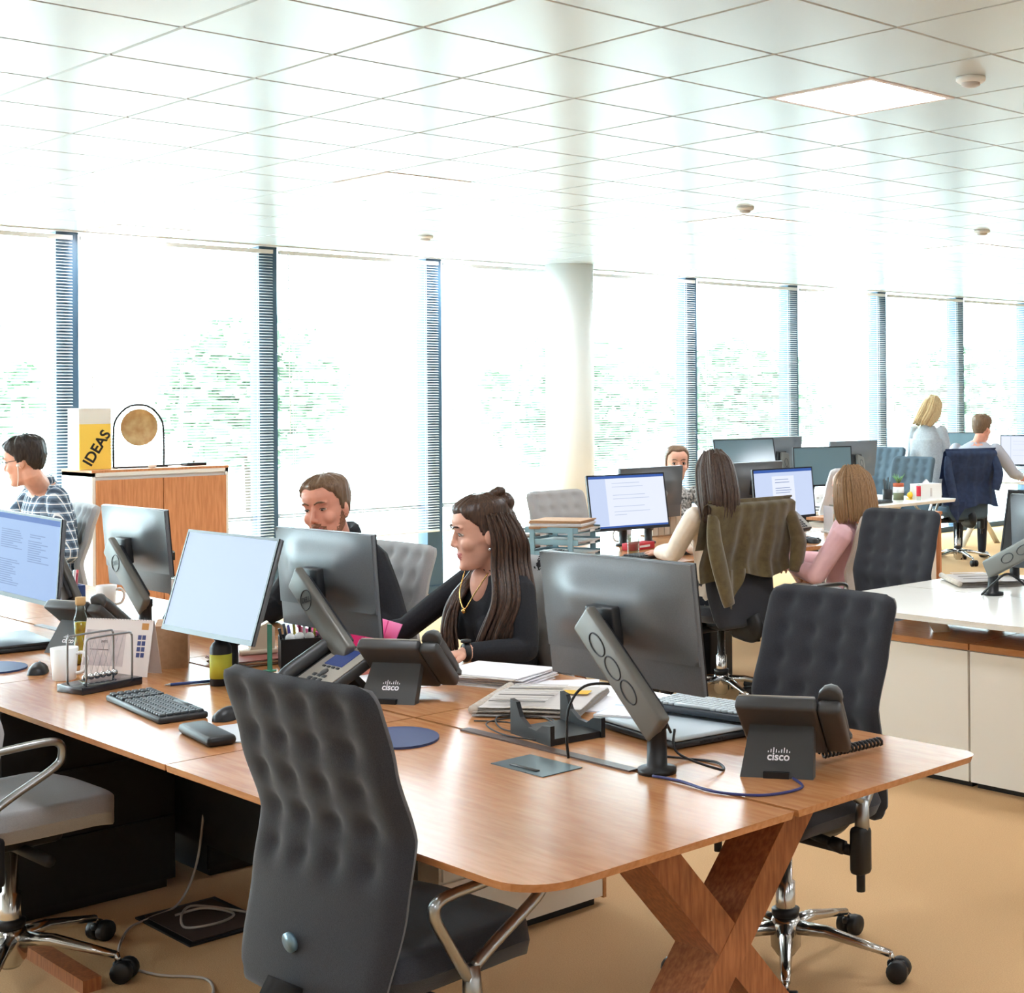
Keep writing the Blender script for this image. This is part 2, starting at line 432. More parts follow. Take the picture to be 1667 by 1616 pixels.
# pedestals under bench A
def pedestal(name,label,loc,size,m,edge=None,rz=0,drawers=3,facing='y'):
    e=thing(name,label,'cabinet',loc,rz); w,d,h=size
    G().box((0,0,h/2+.02),(w-.004,d-.004,h-.06)).build('body',m,e)
    G().box((0,0,h-.006),(w,d,.012)).build('top_panel',edge or m,e)
    G().box((0,0,.012),(w-.04,d-.04,.024)).build('plinth',M_black,e)
    return e
p=pedestal('drawer_pedestal','white drawer pedestal with walnut side edge under the foreground desk',(2.82,3.83,0),(.62,.42,.6),M_cream,M_cream)
for q in range(3):
    f=G().box((0,-.212,.12+q*.185),(.60,.014,.178)).build('drawer_front',M_cream,p); G().rbox((0,-.222,.19+q*.185),(.12,.006,.01),.002).build('pull',M_alu,f)
G().box((.318,0,.3),(.012,.42,.56)).build('side_panel',M_wood,p)

p=thing('drawer_pedestal','black drawer pedestal under the foreground desk behind the light grey chair','cabinet',(2.02,5.06,0))
G().box((0,0,.36),(.56,.5,.66)).build('body',M_black,p); G().box((0,0,.015),(.52,.46,.03)).build('plinth',M_black,p)
for q in range(3): G().box((0,-.256,.14+q*.21),(.54,.012,.2)).build('drawer_front',mat('black_laminate',(20,19,20),.6),p)
p=thing('drawer_pedestal','black drawer pedestal beyond the desk centre line, right of the other black one','cabinet',(2.55,5.06,0))
G().box((0,0,.36),(.28,.5,.66)).build('body',M_black,p); G().box((0,0,.015),(.24,.46,.03)).build('plinth',M_black,p)
for q in range(3): G().box((0,-.256,.14+q*.21),(.27,.012,.2)).build('drawer_front',MATS['black_laminate'],p)
# ------------------------------------------------------------------ bench desk B1 (white) with cabinets
bB=thing('bench_desk','white-topped bench desk standing over walnut-topped cabinets at right','desk',(0,0,0))
for (y0,y1) in ((.6,2.4),(2.404,4.24)):
    for (x0,x1,cr) in ((4.76,5.448,(0,0,0,1)),(5.456,6.14,(0,0,1,0))):
        G().prism(rrect(x0,y0,x1,y1,.09,6,cr if y0>1 else (0,0,0,0)),.712,.735,cham=.01).build('desktop',[M_whitetop],bB)
for v in (3.85,1.4):
    for s in (1,-1):
        a=Vector((5.45-s*.29,v,.705)); b=Vector((5.45+s*.33,v,0)); 
        G().tube([a,b],.045,4).build('leg_plank',M_cream if s>0 else M_woodleg,bB)
G().box((5.45,2.4,.65),(.06,3.2,.09)).build('centre_beam',M_black,bB)
k=0
for (y0,y1,lab) in ((3.565,4.17,'cream cabinet beside the right-hand dark chair, left of the pair under the white desk'),(2.75,3.56,'cream cabinet at the right picture edge under the white desk'),(1.9,2.745,'cream cabinet under the white desk beyond the right picture edge')):
    e=thing('storage_cabinet',lab,'cabinet',(5.055,(y0+y1)/2,0),0,'cream cabinets under the white desk'); w=y1-y0
    G().box((.2,0,.295),(.38,w-.006,.535)).build('body',M_cream,e)
    G().box((.003,0,.294),(.018,w-.006,.53)).build('door',M_cream,e)
    G().box((.2,0,.576),(.41,w-.003,.026)).build('top_panel',M_wood,e)
    G().box((.21,0,.013),(.36,w-.02,.026)).build('plinth',M_black,e)

# ------------------------------------------------------------------ bench desk B2 (walnut, runs along u)
bC=thing('bench_desk','walnut bench desk where the woman in cream and the woman in pink sit','desk',(0,0,0))
for k,(x0,x1) in enumerate(((5.12,6.21),(6.215,7.55))):
    for side,(y0,y1) in enumerate(((5.72,6.36),(6.37,7.0))):
        cor=[0,0,0,0]
        if k==0: cor[0 if side==0 else 3]=1
        if k==1: cor[1 if side==0 else 2]=1
        G().prism(rrect(x0,y0,x1,y1,.08,6,cor),.712,.735,cham=.01).build('desktop',M_wood,bC)
for x in (5.2,7.3):
    for s in (1,-1): G().tube([(x,6.43-s*.29,.705),(x,6.43+s*.33,0)],.045,4).build('leg_plank',M_woodleg,bC)
G().box((6.25,6.43,.62),(2.3,.06,.16)).build('centre_beam',M_black,bC)
M_blue=mat('blue_grey_panel',(58,74,96),.5)
e=thing('computer_tower','blue-grey computer housing under the desk behind the olive-jacket chair','computer',(5.78,6.2,0))
G().rbox((0,0,.25),(.2,.42,.5),.01).build('case',M_blue,e)
for z in (.12,.22,.32,.42): G().lathe([(.012,-.002),(.012,.002)],10,T(-.06,-.211,z)@RX(PI/2)).build('vent_hole',M_black,e)
e=thing('computer_tower','black computer tower on the floor right of the blue-grey one','computer',(6.08,6.2,0))
G().rbox((0,0,.24),(.18,.42,.46),.008).build('case',M_black,e); G().lathe([(.012,-.002),(.012,.002)],12,T(0,-.212,.3)@RX(PI/2)).build('power_button',M_alu,e)

# ------------------------------------------------------------------ far benches
bD=thing('bench_desk','white-topped bench desk with the tissue box in the background','desk',(0,0,0))
for k,(x0,x1) in enumerate(((7.75,9.05),(9.055,10.42))):
    for side,(y0,y1) in enumerate(((7.42,8.12),(8.13,8.83))):
        cor=[0,0,0,0]
        if k==1: cor[1 if side==0 else 2]=1
        G().prism(rrect(x0,y0,x1,y1,.1,6,cor),.712,.735,cham=.01).build('desktop',M_whitetop,bD)
for x in (8.0,10.1):
    for s in (1,-1): G().tube([(x,8.12-s*.3,.705),(x,8.12+s*.33,0)],.04,4).build('leg_plank',M_cream,bD)
G().box((9.05,8.12,.63),(2.2,.06,.14)).build('centre_beam',M_black,bD)
bE=thing('bench_desk','white-topped far bench desk in front of the man with the navy jacket','desk',(0,0,0))
for side,(x0,x1) in enumerate(((12.72,13.4),(13.41,14.1))):
    G().prism(rrect(x0,7.0,x1,9.6,.08,6,(0,0,0,0)),.712,.735,cham=.01).build('desktop',M_whitetop,bE)
for v in (7.4,9.3):
    for s in (1,-1): G().tube([(13.4-s*.3,v,.705),(13.4+s*.33,v,0)],.04,4).build('leg_plank',M_cream,bE)
# cabinet with cream front and beech edge between the benches
e=thing('storage_cabinet','cream cabinet with wooden edges behind the dark chair, under the far desk','cabinet',(8.17,6.35,0))
G().box((0,.2,.385),(.93,.4,.73)).build('body',M_cream,e); G().box((-.02,-.008,.385),(.88,.016,.72)).build('door',M_cream,e)
G().box((.457,.19,.39),(.022,.44,.76)).build('side_panel',M_beech,e); G().box((0,.19,.775),(.95,.45,.022)).build('top_panel',M_beech,e)
G().box((0,.2,.012),(.9,.38,.02)).build('plinth',M_black,e)

# ------------------------------------------------------------------ beech cabinet on the left
e=thing('storage_cabinet','tall beech double-door cabinet with white frame, gong on top, by the window','cabinet',(4.565,9.7,0))
w,d,h=.93,.47,1.165
G().box((0,d/2+.008,h/2),(w-.002,d-.02,h-.03)).build('body',M_white,e)
for s in (-1,1): G().box((s*(w/2-.011),d/2,h/2-.008),(.022,d,h-.016)).build('side_panel',M_white,e)
G().box((0,d/2,h-.028),(w,d,.026)).build('frame_rail',M_white,e)
G().box((0,d/2,h-.008),(w+.004,d+.004,.016)).build('top_panel',M_beech,e)
for s in (-1,1):
    dr=G().box((s*.222,-.006,.56),(.438,.018,1.08)).build('door',M_beech,e)
    if s>0: G().lathe([(.012,-.02),(.012,.005)],12,T(.06,-.016,.6)@RX(PI/2)).build('key_lock',M_alu,dr); G().box((.062,-.03,.575),(.012,.004,.05)).build('key',M_black,dr)
G().box((0,d/2,.02),(w-.05,d-.06,.04)).build('plinth',M_black,e)

# ------------------------------------------------------------------ office chairs
def back_profile(t):   # t 0 bottom .. 1 top -> (x, z)
    z=.40+.64*t
    pts=[(0,-.205),(.07,-.20),(.32,-.165),(.52,-.143),(.75,-.19),(1,-.235)]
    for i in range(len(pts)-1):
        if t<=pts[i+1][0]:
            a,b=pts[i],pts[i+1]; q=(t-a[0])/(b[0]-a[0]); q=q*q*(3-2*q)*.5+q*.5
            return a[1]+(b[1]-a[1])*q, z
    return pts[-1][1],z
def tuft(y,t,w):
    d=0
    for r_ in range(5):
        tz=.93-r_*.125
        for c_ in range(4):
            ty=(-1.5+c_)*w*.21
            dy=(y-ty)/.020; dt=(t-tz)/.030
            d+=math.exp(-(dy*dy+dt*dt)*.5)
            # soft fold between buttons of one column
            if r_<4 and abs(y-ty)<.06:
                mid=tz-.0625
                d+=.14*math.exp(-((y-ty-.012*math.sin((t-tz)/.125*PI))/.012)**2*.5-((t-mid)/.05)**2*.5)
    return min(d,1.15)
def back_mesh(m,w=.48,th=.05):
    g=G(); nu,nv=40,56; hw=w/2; rc=.045
    def half(t):
        z=.64*t; 
        if z>.64-rc: q=z-(.64-rc); return hw-rc+math.sqrt(max(rc*rc-q*q,0))
        if z<rc: q=rc-z; return hw-.03-rc+math.sqrt(max(rc*rc-q*q,0))+.03*0
        return hw-.03*max(0,1-z/.25)**2
    def surf(sd):
        def fn(a,b):
            y=(2*a-1)*half(b); x,z=back_profile(b)
            e=min((1-abs(2*a-1))*hw/.04,1); e2=min(b*.64/.03,(1-b)*.64/.03,1); k=math.sqrt(max(0,1-(1-min(e,e2))**2))
            off=th/2*k-.015*tuft(y,b,w)*min(e,1)
            return (x+.02*(abs(y)/hw)**2+sd*off,y,z)
        return fn
    g.grid(surf(1),nu,nv); g.grid(surf(-1),nu,nv,flip=True)
    return g.mesh('backrest',m)
CHC={}
def chair_meshes(key,m,arm=True):
    if key in CHC: return CHC[key]
    d={}
    d['backrest']=back_mesh(m)
    s=G()
    def seat(sd):
        def fn(a,b):
            # a: y, b: x from rear to front
            hw=.245*(1-abs(2*b-1)**7*.42); x=-.20+.46*b-.05*max(0,b-.7)/.3*(2*a-1)**4; y=(2*a-1)*hw
            rc=.07; ex=min(b*.46,(1-b)*.46)
            e=min((1-abs(2*a-1))*hw/.045,ex/.04,1); k=math.sqrt(max(0,1-(1-e)**2))
            z=.475-.03*max(0,(b-.72)/.28)**2-.010*(1-(2*a-1)**2)*math.sin(b*PI)
            return (x,y,z+sd*.042*k)
        return fn
    s.grid(seat(1),26,26); s.grid(seat(-1),26,26,flip=True); d['seat']=s.mesh('seat',m)
    g=G(); g.rbox((-.02,0,.405),(.26,.20,.055),.02); g.tube([(.02,.10,.40),(.02,.19,.39)],.013,8); g.tube([(.02,.19,.39),(.02,.23,.385)],.02,8); d['mechanism']=g.mesh('mechanism',M_black)
    g=G(); g.tube(smooth_path([(-.10,0,.40),(-.21,0,.385),(-.250,0,.40),(-.225,0,.445)],6),[.03]*19,8,sq=2.2); d['back_support']=g.mesh('back_support',M_black)
    g=G(); g.lathe([(.028,.08),(.028,.24),(.02,.245),(.02,.39)],16); d['gas_lift']=g.mesh('gas_lift',M_chrome)
    g=G(); g.lathe([(.024,.035),(.042,.06),(.045,.125),(.036,.145),(.03,.146)],18); d['hub']=g.mesh('hub',M_chrome)
    g=G(); g.lathe([(.038,.146),(.04,.165),(.03,.17)],16); d['lift_collar']=g.mesh('lift_collar',M_black)
    P=[(.03,0,.115),(.12,0,.112),(.22,0,.09),(.30,0,.072)]
    g=G(); g.tube(P,[.026,.021,.016,.013],8,sq=.8); g.tube([(.30,0,.076),(.31,0,.05)],.009,8); d['star_leg']=g.mesh('star_leg',M_chrome)
    g=G()
    for y in (-.019,.019): g.lathe([(.008,-.013),(.028,-.013),(.030,-.009),(.030,.009),(.028,.013),(.008,.013)],16,T(.325,y,.03)@RX(PI/2))
    g.rbox((.318,0,.045),(.05,.02,.02),.006); d['castor']=g.mesh('castor',M_black)
    g=G(); d['arm']=None
    for sgn in (1,):
        pts=smooth_path([(-.02,0,.52),(-.07,0,.60),(-.105,0,.665),(-.085,0,.69),(0,0,.695),(.13,0,.70),(.168,0,.69),(.175,0,.66),(.155,0,.63),(.05,0,.575),(-.01,0,.54)],5)
        g.tube(pts,[.0135]*len(pts),8,sq=.8); g.tube([(-.015,0,.545),(-.01,0,.44)],[.017,.022],10)
    d['arm']=g.mesh('armrest',M_alu)
    g=G(); g.rbox((-.005,0,.41),(.055,.045,.13),.014); g.tube([(-.005,0,.36),(-.005,0,.30)],.012,8); d['arm_sleeve']=g.mesh('arm_sleeve',M_black)
    g=G(); g.tube([(0,-.25,.375),(0,.25,.375)],.016,8); d['arm_bracket']=g.mesh('arm_bracket',M_black)
    g=G(); g.lathe([(.022,-.004),(.022,.004)],16,T(-.228,0,.52)@RY(PI/2)); d['back_disc']=g.mesh('back_disc',M_alu)
    CHC[key]=d; return d
def chair(key,m,label,loc,az,base_rot=0,arm=True,arm_dx=0.0,arm_dz=0.0,group='office swivel chairs',dz=0.0,arms_only=None):
    d=chair_meshes(key,m); e=thing('office_chair',label,'chair',(loc[0],loc[1],0),az,group)
    def put(n,me,par=e,loc=(0,0,0),rz=0):
        o=bpy.data.objects.new(n,me); COL.objects.link(o); o.parent=par; o.location=loc; o.rotation_euler=(0,0,rz); return o
    for n in ('seat','backrest','mechanism','back_support'): put(n,d[n],loc=(0,0,dz))
    for n in ('gas_lift','hub','lift_collar'): put(n,d[n])
    if arm:
        put('arm_bracket',d['arm_bracket'],loc=(0,0,dz))
        for s in (-1,1): a=put('armrest',d['arm'],loc=(arm_dx,s*.27,(dz if dz<.02 else 0)-.03+arm_dz)); put('arm_sleeve',d['arm_sleeve'],a)
    for k in range(5):
        l=put('star_leg',d['star_leg'],rz=base_rot+k*2*PI/5); put('castor',d['castor'],l)
    return e
CH=lambda *a,**k: chair(*a,**k)
c1=CH('dark',M_fabdark,'charcoal tufted office chair tucked into the near side of the foreground desk',(1.715,2.65),R(5),.3,dz=.035)
G().lathe([(.02,-.004),(.02,.004)],20,T(-.219,.02,.555)@RY(R(80))).build('back_button',mat('button_blue',(120,150,168),.3,metal=.4),c1)
CH('dark',M_fabdark,'charcoal tufted office chair at the far right corner of the foreground desk',(3.13,2.84),R(180),R(-66-180))
CH('grey',M_fabgrey,'light grey office chair with aluminium armrests at the left picture edge',(1.62,4.38),R(2),R(20),arm_dx=-.15,arm_dz=.03)
CH('grey',M_fabgrey,'light grey tufted office chair right of the bearded man',(3.14,5.08),R(180),.2)
CH('grey',M_fabgrey,'light grey tufted office chair behind the dark-haired woman at the desk',(3.16,4.2),R(178),.5)
CH('grey',M_fabgrey,'light grey tufted office chair behind the man in the plaid shirt',(3.2,8.2),R(173),.5,dz=.02)
CH('grey',M_fabgrey,'pale grey tufted office chair beside the stacked letter trays',(6.2,7.40),R(-90),.2,dz=-.03)
CH('dark',M_fabdark,'charcoal chair with the olive corduroy jacket hung over its back',(5.66,5.58),R(88),.35,dz=.01)
CH('beige',M_fabbeige,'beige office chair of the woman in the pink blouse',(6.17,5.2),R(112),.3,dz=-.05)
CH('dark',M_fabdark,'charcoal tufted office chair in front of the woman in pink, beyond the white desk',(5.72,4.58),R(181),.1)
CH('white',M_fabwhite,'white tufted office chair left of the pink-bloused woman',(8.16,7.05),R(105),.4,dz=.06)
CH('teal',M_fabteal,'slate tufted office chair behind the tissue box',(11.0,8.5),R(183),.4)
CH('teal',M_fabteal,'slate office chair farthest back, left of the standing blonde woman',(11.6,9.3),R(180),.1,dz=.06)
CH('teal',M_fabteal,'slate office chair with the navy jacket over its back',(11.8,8.44),R(69),R(30),dz=.03)
# ------------------------------------------------------------------ monitors
def emis(name,rgb,s=1.0):
    return mat(name,(4,4,5),.5,spec=.15,emit=rgb,estr=s*.66)
SCR_BG=emis('screen_blue_grey',(150,176,222)); SCR_TXT=emis('screen_text',(112,134,180)); SCR_BAR=emis('screen_title_bar',(62,98,176))
SCR_PLAIN=emis('screen_plain_blue',(198,216,244)); SCR_WHITE=emis('screen_white',(232,238,254),1.05); SCR_LINE=emis('screen_pale_text',(196,208,232)); SCR_PAGE=emis('screen_page',(206,220,250))
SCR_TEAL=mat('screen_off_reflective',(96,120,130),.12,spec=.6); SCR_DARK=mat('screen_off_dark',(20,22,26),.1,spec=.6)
W_,H_=.54,.32
def panel_meshes():
    g=G()
    g.rbox((-.006,0,0),(.012,W_,H_),.003,2)
    def back(a,b):
        y=(2*a-1)*(W_/2-.002); z=-.085+(.158+.085)*b
        ey=min((1-abs(2*a-1))*(W_/2)/.16,1); ez=min(min(b,1-b)*.243/.10,1)
        f=lambda q:q*q*(3-2*q)
        return (-.012-.004-.034*f(ey)*f(ez),y,z)
    g.grid(back,28,16,flip=True,mi=0)
    # rim of the rear housing
    g.box((-.014,0,.0365),(.004,W_-.006,.243))
    h=g.mesh('housing',[M_monback])
    s=G(); s.rbox((-.0185,0,.128),(.003,.26,.004),.001); slot=s.mesh('vent_slot',M_black)
    b=G(); t=.008; bb=.016
    b.box((.001,0,H_/2-t/2),(.004,W_,t)); b.box((.001,0,-H_/2+bb/2),(.004,W_,bb))
    for q in (-1,1): b.box((.001,q*(W_/2-t/2),(bb-t)/2),(.004,t,H_-t-bb))
    bez=b.mesh('bezel',M_bezel)
    return h,slot,bez
P_H,P_S,P_B=panel_meshes()
def screen_geo(kind):
    g=G(); w=W_-.016; z1=H_/2-.008; z0=-H_/2+.016
    def q(y0,y1,a,b,mi,x=.0008):   # y in 0..1 from viewer's left, z 0..1 from bottom
        Y0=-w/2+w*y0; Y1=-w/2+w*y1; A=z0+(z1-z0)*a; B=z0+(z1-z0)*b
        g.add([(x,Y0,A),(x,Y1,A),(x,Y1,B),(x,Y0,B)],[(0,1,2,3)],mi=mi)
    q(0,1,0,1,0)
    rnd=random.Random(5)
    if kind=='doc':
        q(0,1,.93,1,1,.0011); ms=[SCR_BG,SCR_BAR,SCR_TXT,SCR_PAGE]
        for c0,c1,r0,r1 in ((.12,.46,.56,.8),(.12,.44,.1,.42),(.54,.86,.44,.7),(.56,.8,.74,.78)):
            z=r1
            while z>r0:
                q(c0,c0+(c1-c0)*rnd.uniform(.55,1),z-.011,z,2,.0012); z-=.028
    elif kind=='mail':
        q(0,1,.95,1,1,.0011); ms=[SCR_WHITE,SCR_BAR,SCR_LINE,SCR_PAGE]
        q(.0,.22,.05,.95,3,.0011); q(0,1,0,.035,1,.0012)
        for z in (.85,.78,.62,.55,.4,.3,.24): q(.3,.3+rnd.uniform(.15,.5),z,z+.012,2,.0013)
    elif kind=='page':
        q(0,1,.94,1,1,.0011); ms=[SCR_PAGE,SCR_BAR,SCR_TXT,SCR_WHITE]
        q(.3,.68,.0,.86,3,.0011)
        for z in (.78,.72,.6,.55,.5,.4,.34,.2): q(.35,.35+rnd.uniform(.15,.28),z,z+.012,2,.0013)
    elif kind=='plain': ms=[SCR_PLAIN]
    elif kind=='white': 
        ms=[SCR_WHITE,SCR_LINE]; q(.0,1,.97,1,1,.0011); q(.2,.21,0,1,1,.0011)
        for z in (.8,.7,.5,.3): q(.25,.7,z,z+.008,1,.0012)
    elif kind=='teal': ms=[SCR_TEAL]
    else: ms=[SCR_DARK]
    return g.mesh('screen',ms)
SCRC={}
M_logo=mat('logo_ring',(52,54,52),.4)
def monitor(label,c,az,tilt,base,kind,arm='arm',armdir=-1,logo=True,deskz=.735,roll=0,arm_u=None):
    e=thing('computer_monitor',label,'monitor',(base[0],base[1],deskz),0,'flat computer monitors on the desks')
    o0=Vector((base[0],base[1],deskz))
    M=T(*(Vector(c)-o0))@RZ(az)@RY(-tilt)@RX(roll)
    p=bpy.data.objects.new('panel',P_H); COL.objects.link(p); p.parent=e; p.matrix_local=M
    for me in (P_S,P_B):
        q=bpy.data.objects.new(me.name,me); COL.objects.link(q); q.parent=p
    if kind not in SCRC: SCRC[kind]=screen_geo(kind)
    q=bpy.data.objects.new('screen',SCRC[kind]); COL.objects.link(q); q.parent=p
    n=Vector((math.cos(az),math.sin(az),0)); side=Vector((-math.sin(az),math.cos(az),0))
    vesa=M@Vector((-.05,0,0)); head=M@Vector((-.095,0,0.01))
    G().rbox((-.060,0,0),(.03,.10,.10),.006).build('mount_plate',M_dark,p)
    if arm=='arm':
        pole=.10
        G().lathe([(.045,0),(.045,.012),(.024,.016),(.022,pole),(.026,pole+.004),(.026,pole+.03),(.0,pole+.032)],18).build('pole',M_black,e)
        lo=Vector((0,0,pole+.02)); hi=head
        d=hi-lo; L=d.length; ex=d.normalized(); ez=n.copy(); ez=(ez-ex*ez.dot(ex)).normalized(); ey=ez.cross(ex)
        A=Matrix(((ex.x,ey.x,ez.x,lo.x),(ex.y,ey.y,ez.y,lo.y),(ex.z,ey.z,ez.z,lo.z),(0,0,0,1)))
        g=G(); g.rbox((L/2,0,-.012),(L+.06,.082,.03),.010,3); a=g.build('arm',M_armgrey,e); a.matrix_local=A
        G().rbox((L/2,0,.008),(L-.02,.06,.02),.006).build('arm_shell',M_dark,a)
        g=G(); g.tube([A@Vector((L-.005,0,0)),vesa],.02,10); g.build('joint',M_dark,e)
        if logo:
            ring=[(L*.74+.031*math.cos(w),.031*math.sin(w),-.0275) for w in [2*PI*k/28 for k in range(28)]]
            G().tube(ring,.0016,5,closed=True).build('logo_ring',M_logo,a)
            text_mesh('DELL',.023,'logo_text',M_logo,a,(L*.74,0,-.0272),Matrix(((-.68,.73,0),(.73,.68,0),(0,0,-1))).to_euler(),bold=.0008)
        else:
            for fx in (.30,.55,.8):
                rg=[(L*fx+.034*math.cos(w),.018*math.sin(w),-.0275) for w in [2*PI*k/24 for k in range(24)]]
                G().tube(rg,.002,5,closed=True).build('cable_clip',M_dark,a)
    elif arm=='stand':
        g=G(); g.rbox((0,0,.006),(.18,.22,.012),.005,M=RZ(az)); g.build('foot',M_dark,e)
        g=G(); g.tube([(0,0,.01),tuple(head*.5+Vector((0,0,head.z*.5))),tuple(head)],[.03,.028,.026],8); g.build('arm',M_armgrey,e)
        G().tube([head,vesa],.022,10).build('joint',M_dark,e)
    return e
monitor('nearest monitor, dark grey back toward the camera, above the closed laptop',(2.474,2.783,1.054),R(2),R(7),(2.372,2.55),'off',logo=False)
monitor('dark-backed monitor in front of the bearded man, ring logo on its arm',(2.537,4.242,1.033),R(2),R(4.4),(2.43,3.96),'off')
monitor('dark-backed monitor in front of the beech cabinet, ring logo on its arm',(2.614,5.757,1.035),R(0.6),R(5),(2.52,5.50),'off')
monitor('tilted monitor with a plain pale blue screen beside the calendar',(2.214,4.331,1.041),R(181.6),R(16.9),(2.37,4.56),'plain')
monitor('monitor showing a text document at the left picture edge',(2.203,5.80,1.03),R(184),R(3),(2.34,5.72),'doc',roll=R(-2))
monitor('tilted monitor with a white mail window left of the woman in cream',(5.763,6.418,1.01),R(263),R(10.2),(5.9,6.62),'mail')

# ------------------------------------------------------------------ desk phones
M_phone=mat('phone_grey',(62,62,62),.45); M_phoneface=mat('phone_face',(158,152,142),.4,metal=.2); M_lcd=mat('phone_lcd',(20,26,48),.5,spec=.1,emit=(60,76,130),estr=.5)
def phone(label,loc,az,tilt=40,cz=.10):
    # user side is +x; handset on the user's left (+y when facing the phone from +x is viewer's right... placed at -y)
    e=thing('desk_phone',label,'phone',(loc[0],loc[1],.735),az,'grey office desk phones')
    B=T(.02,0,.095)@RY(R(-42))   # slab: local x = normal direction after rotation
    B=T(-.005,0,cz)@RY(R(tilt))
    # slab in local xy plane tilted: x runs down the face toward the user
    g=G(); g.rbox((0,.035,0),(.215,.19,.034),.008,2,B); g.build('body',M_phone,e)
    g=G(); g.rbox((0,.035,.0185),(.205,.18,.006),.003,2,B); f=g.build('face_plate',M_phoneface,e)
    G().box((-.05,.035,.0225),(.075,.098,.003),B).build('display',M_lcd,f)
    for k in range(4): G().rbox((-.004,-.003+k*.026,.0225),(.007,.016,.004),.001,1,B).build('soft_key',M_black,f)
    G().lathe([(.014,0),(.014,.004),(.009,.006)],14,B@T(.02,.035,.021)).build('navigation_key',M_phone,f)
    for r_ in range(4):
        for c_ in range(3): G().rbox((.036+r_*.018,.005+c_*.028,.0225),(.012,.02,.005),.002,1,B).build('key',M_dark,f)
    # handset
    pts=smooth_path([(-.095,-.088,.018),(-.078,-.088,.034),(0,-.088,.036),(.078,-.088,.034),(.095,-.088,.018)],5)
    g=G(); g.tube([B@Vector(p) for p in pts],[.024]+[.029]*4+[.023]*12+[.029]*3+[.024],12,sq=1.0); g.build('handset',M_phone,e)
    g=G(); g.rbox((0,-.088,0),(.2,.056,.034),.01,2,B); g.build('handset_cradle',M_phone,e)
    # footstand behind
    fs=G()
    hz=cz+.012; vs=[(-.035,-.045,hz),(-.035,.105,hz),(-.105,.115,0),(-.105,-.055,0),(-.010,-.045,hz+.006),(-.010,.105,hz+.006),(-.075,.115,0),(-.075,-.055,0)]
    fs.add(vs,[(0,3,2,1),(4,5,6,7),(0,1,5,4),(3,7,6,2),(0,4,7,3),(1,2,6,5)])
    st=fs.build('foot_stand',M_phone,e)
    G().box((-.094,.03,.007),(.03,.06,.014)).build('cable_slot',M_black,st)
    # rear logo: bars and word
    sl=math.atan2(.07,.112)
    Bk=T(-.0712,.03,.0595)@RY(-(PI/2-0)+ (PI/2 - (PI/2-sl)) )
    lg=G()
    nrm=Vector((-.112,0,.07)).normalized(); upv=Vector((.07,0,.112)).normalized(); rt=upv.cross(nrm)
    def LP(a,b,o=.0008):
        return Vector((-.0755,.03,.0475))+rt*a+upv*b+nrm*o
    for k,hh in enumerate((.004,.008,.012,.008,.004,.008,.012,.008,.004)):
        a=(k-4)*.0062
        q=[LP(a-.0012,.004),LP(a+.0012,.004),LP(a+.0012,.004+hh),LP(a-.0012,.004+hh)]
        lg.add(q,[(0,1,2,3)])
    lg.build('logo_bars',M_paper,st)
    tx=text_mesh('cisco',.026,'logo_text',M_paper,st,LP(0,-.006,.0005),(0,0,0),bold=.0005)
    tx.rotation_euler=Matrix(((rt.x,upv.x,nrm.x),(rt.y,upv.y,nrm.y),(rt.z,upv.z,nrm.z))).to_euler()
    return e
phone('grey desk phone seen from the front, lit display, behind the charcoal chair',(2.36,3.97),R(178),28,.062)
phone('grey desk phone seen from behind, beside the front-facing phone',(2.50,3.73),R(31))
phone('grey desk phone seen from behind at the right end of the foreground desk',(2.62,2.335),R(31))
phone('grey desk phone in front of the woman in pink',(7.0,6.28),R(-75))
phone('dark desk phone behind the clear acrylic stand at left',(2.80,5.62),R(20))
phone('dark desk phone with raised handset behind the white mug at left',(2.24,5.30),R(20))

# ------------------------------------------------------------------ keyboards, mice, pads
def keyboard(label,loc,rz,z=.735,m=None,tilt=0,mk=None,sc=1.0):
    m=m or M_dark; mk=mk or mat('key_grey',(60,66,70),.4)
    e=thing('keyboard',label,'keyboard',(loc[0],loc[1],z),rz,'computer keyboards'); e.rotation_euler=(tilt,0,rz); e.scale=(sc,sc,sc)
    # local: x along length (.44), y depth, user at -y
    g=G(); g.rbox((0,0,.009),(.44,.135,.018),.006); g.build('body',m,e)
    k=0
    for r_ in range(6):
        y=.052-r_*.0205; x=-.208
        while x<.205:
            w=.0165
            if r_==5 and -.14<x<-.13+.01: w=.115
            if not (.075<x<.083 or .148<x<.155):
                kk=G().rbox((x+w/2,y,.021),(w,.0165,.008),.002,1); kk.build('key',mk,e)
            x+=w+.0025
    return e
keyboard('black keyboard on the near side of the foreground desk',(1.925,4.14),R(84))
keyboard('dark keyboard with pale keys lying beyond the closed laptop',(2.80,2.74),R(-82),.775,mat('kb_blue_black',(40,48,58),.4),mk=mat('key_pale',(176,184,188),.35))
keyboard('black keyboard in front of the woman in cream',(5.62,6.02),R(2))
keyboard('black keyboard in front of the woman in pink',(6.6,5.95),R(-4))
def mouse(label,loc,rz,m=None):
    e=thing('computer_mouse',label,'mouse',(loc[0],loc[1],.735),rz,'computer mice')
    g=G(); g.grid(lambda a,b:(.052*math.cos(b*PI)*math.cos((a-.5)*PI) if 0 else -.052+.104*b, (2*a-1)*.03*math.sqrt(max(0,1-(2*b-1)**4)), .034*math.sqrt(max(0,1-(2*a-1)**2))*math.sqrt(max(0,1-(2*b-1)**2))+.001),14,16)
    g.build('shell',m or M_black,e); G().rbox((.026,0,.03),(.016,.006,.008),.002).build('scroll_wheel',M_alu,e)
mouse('black mouse above the black wrist rest on the foreground desk',(2.0,3.86),R(20))
mouse('black mouse left of the white mug',(1.93,4.98),R(60))
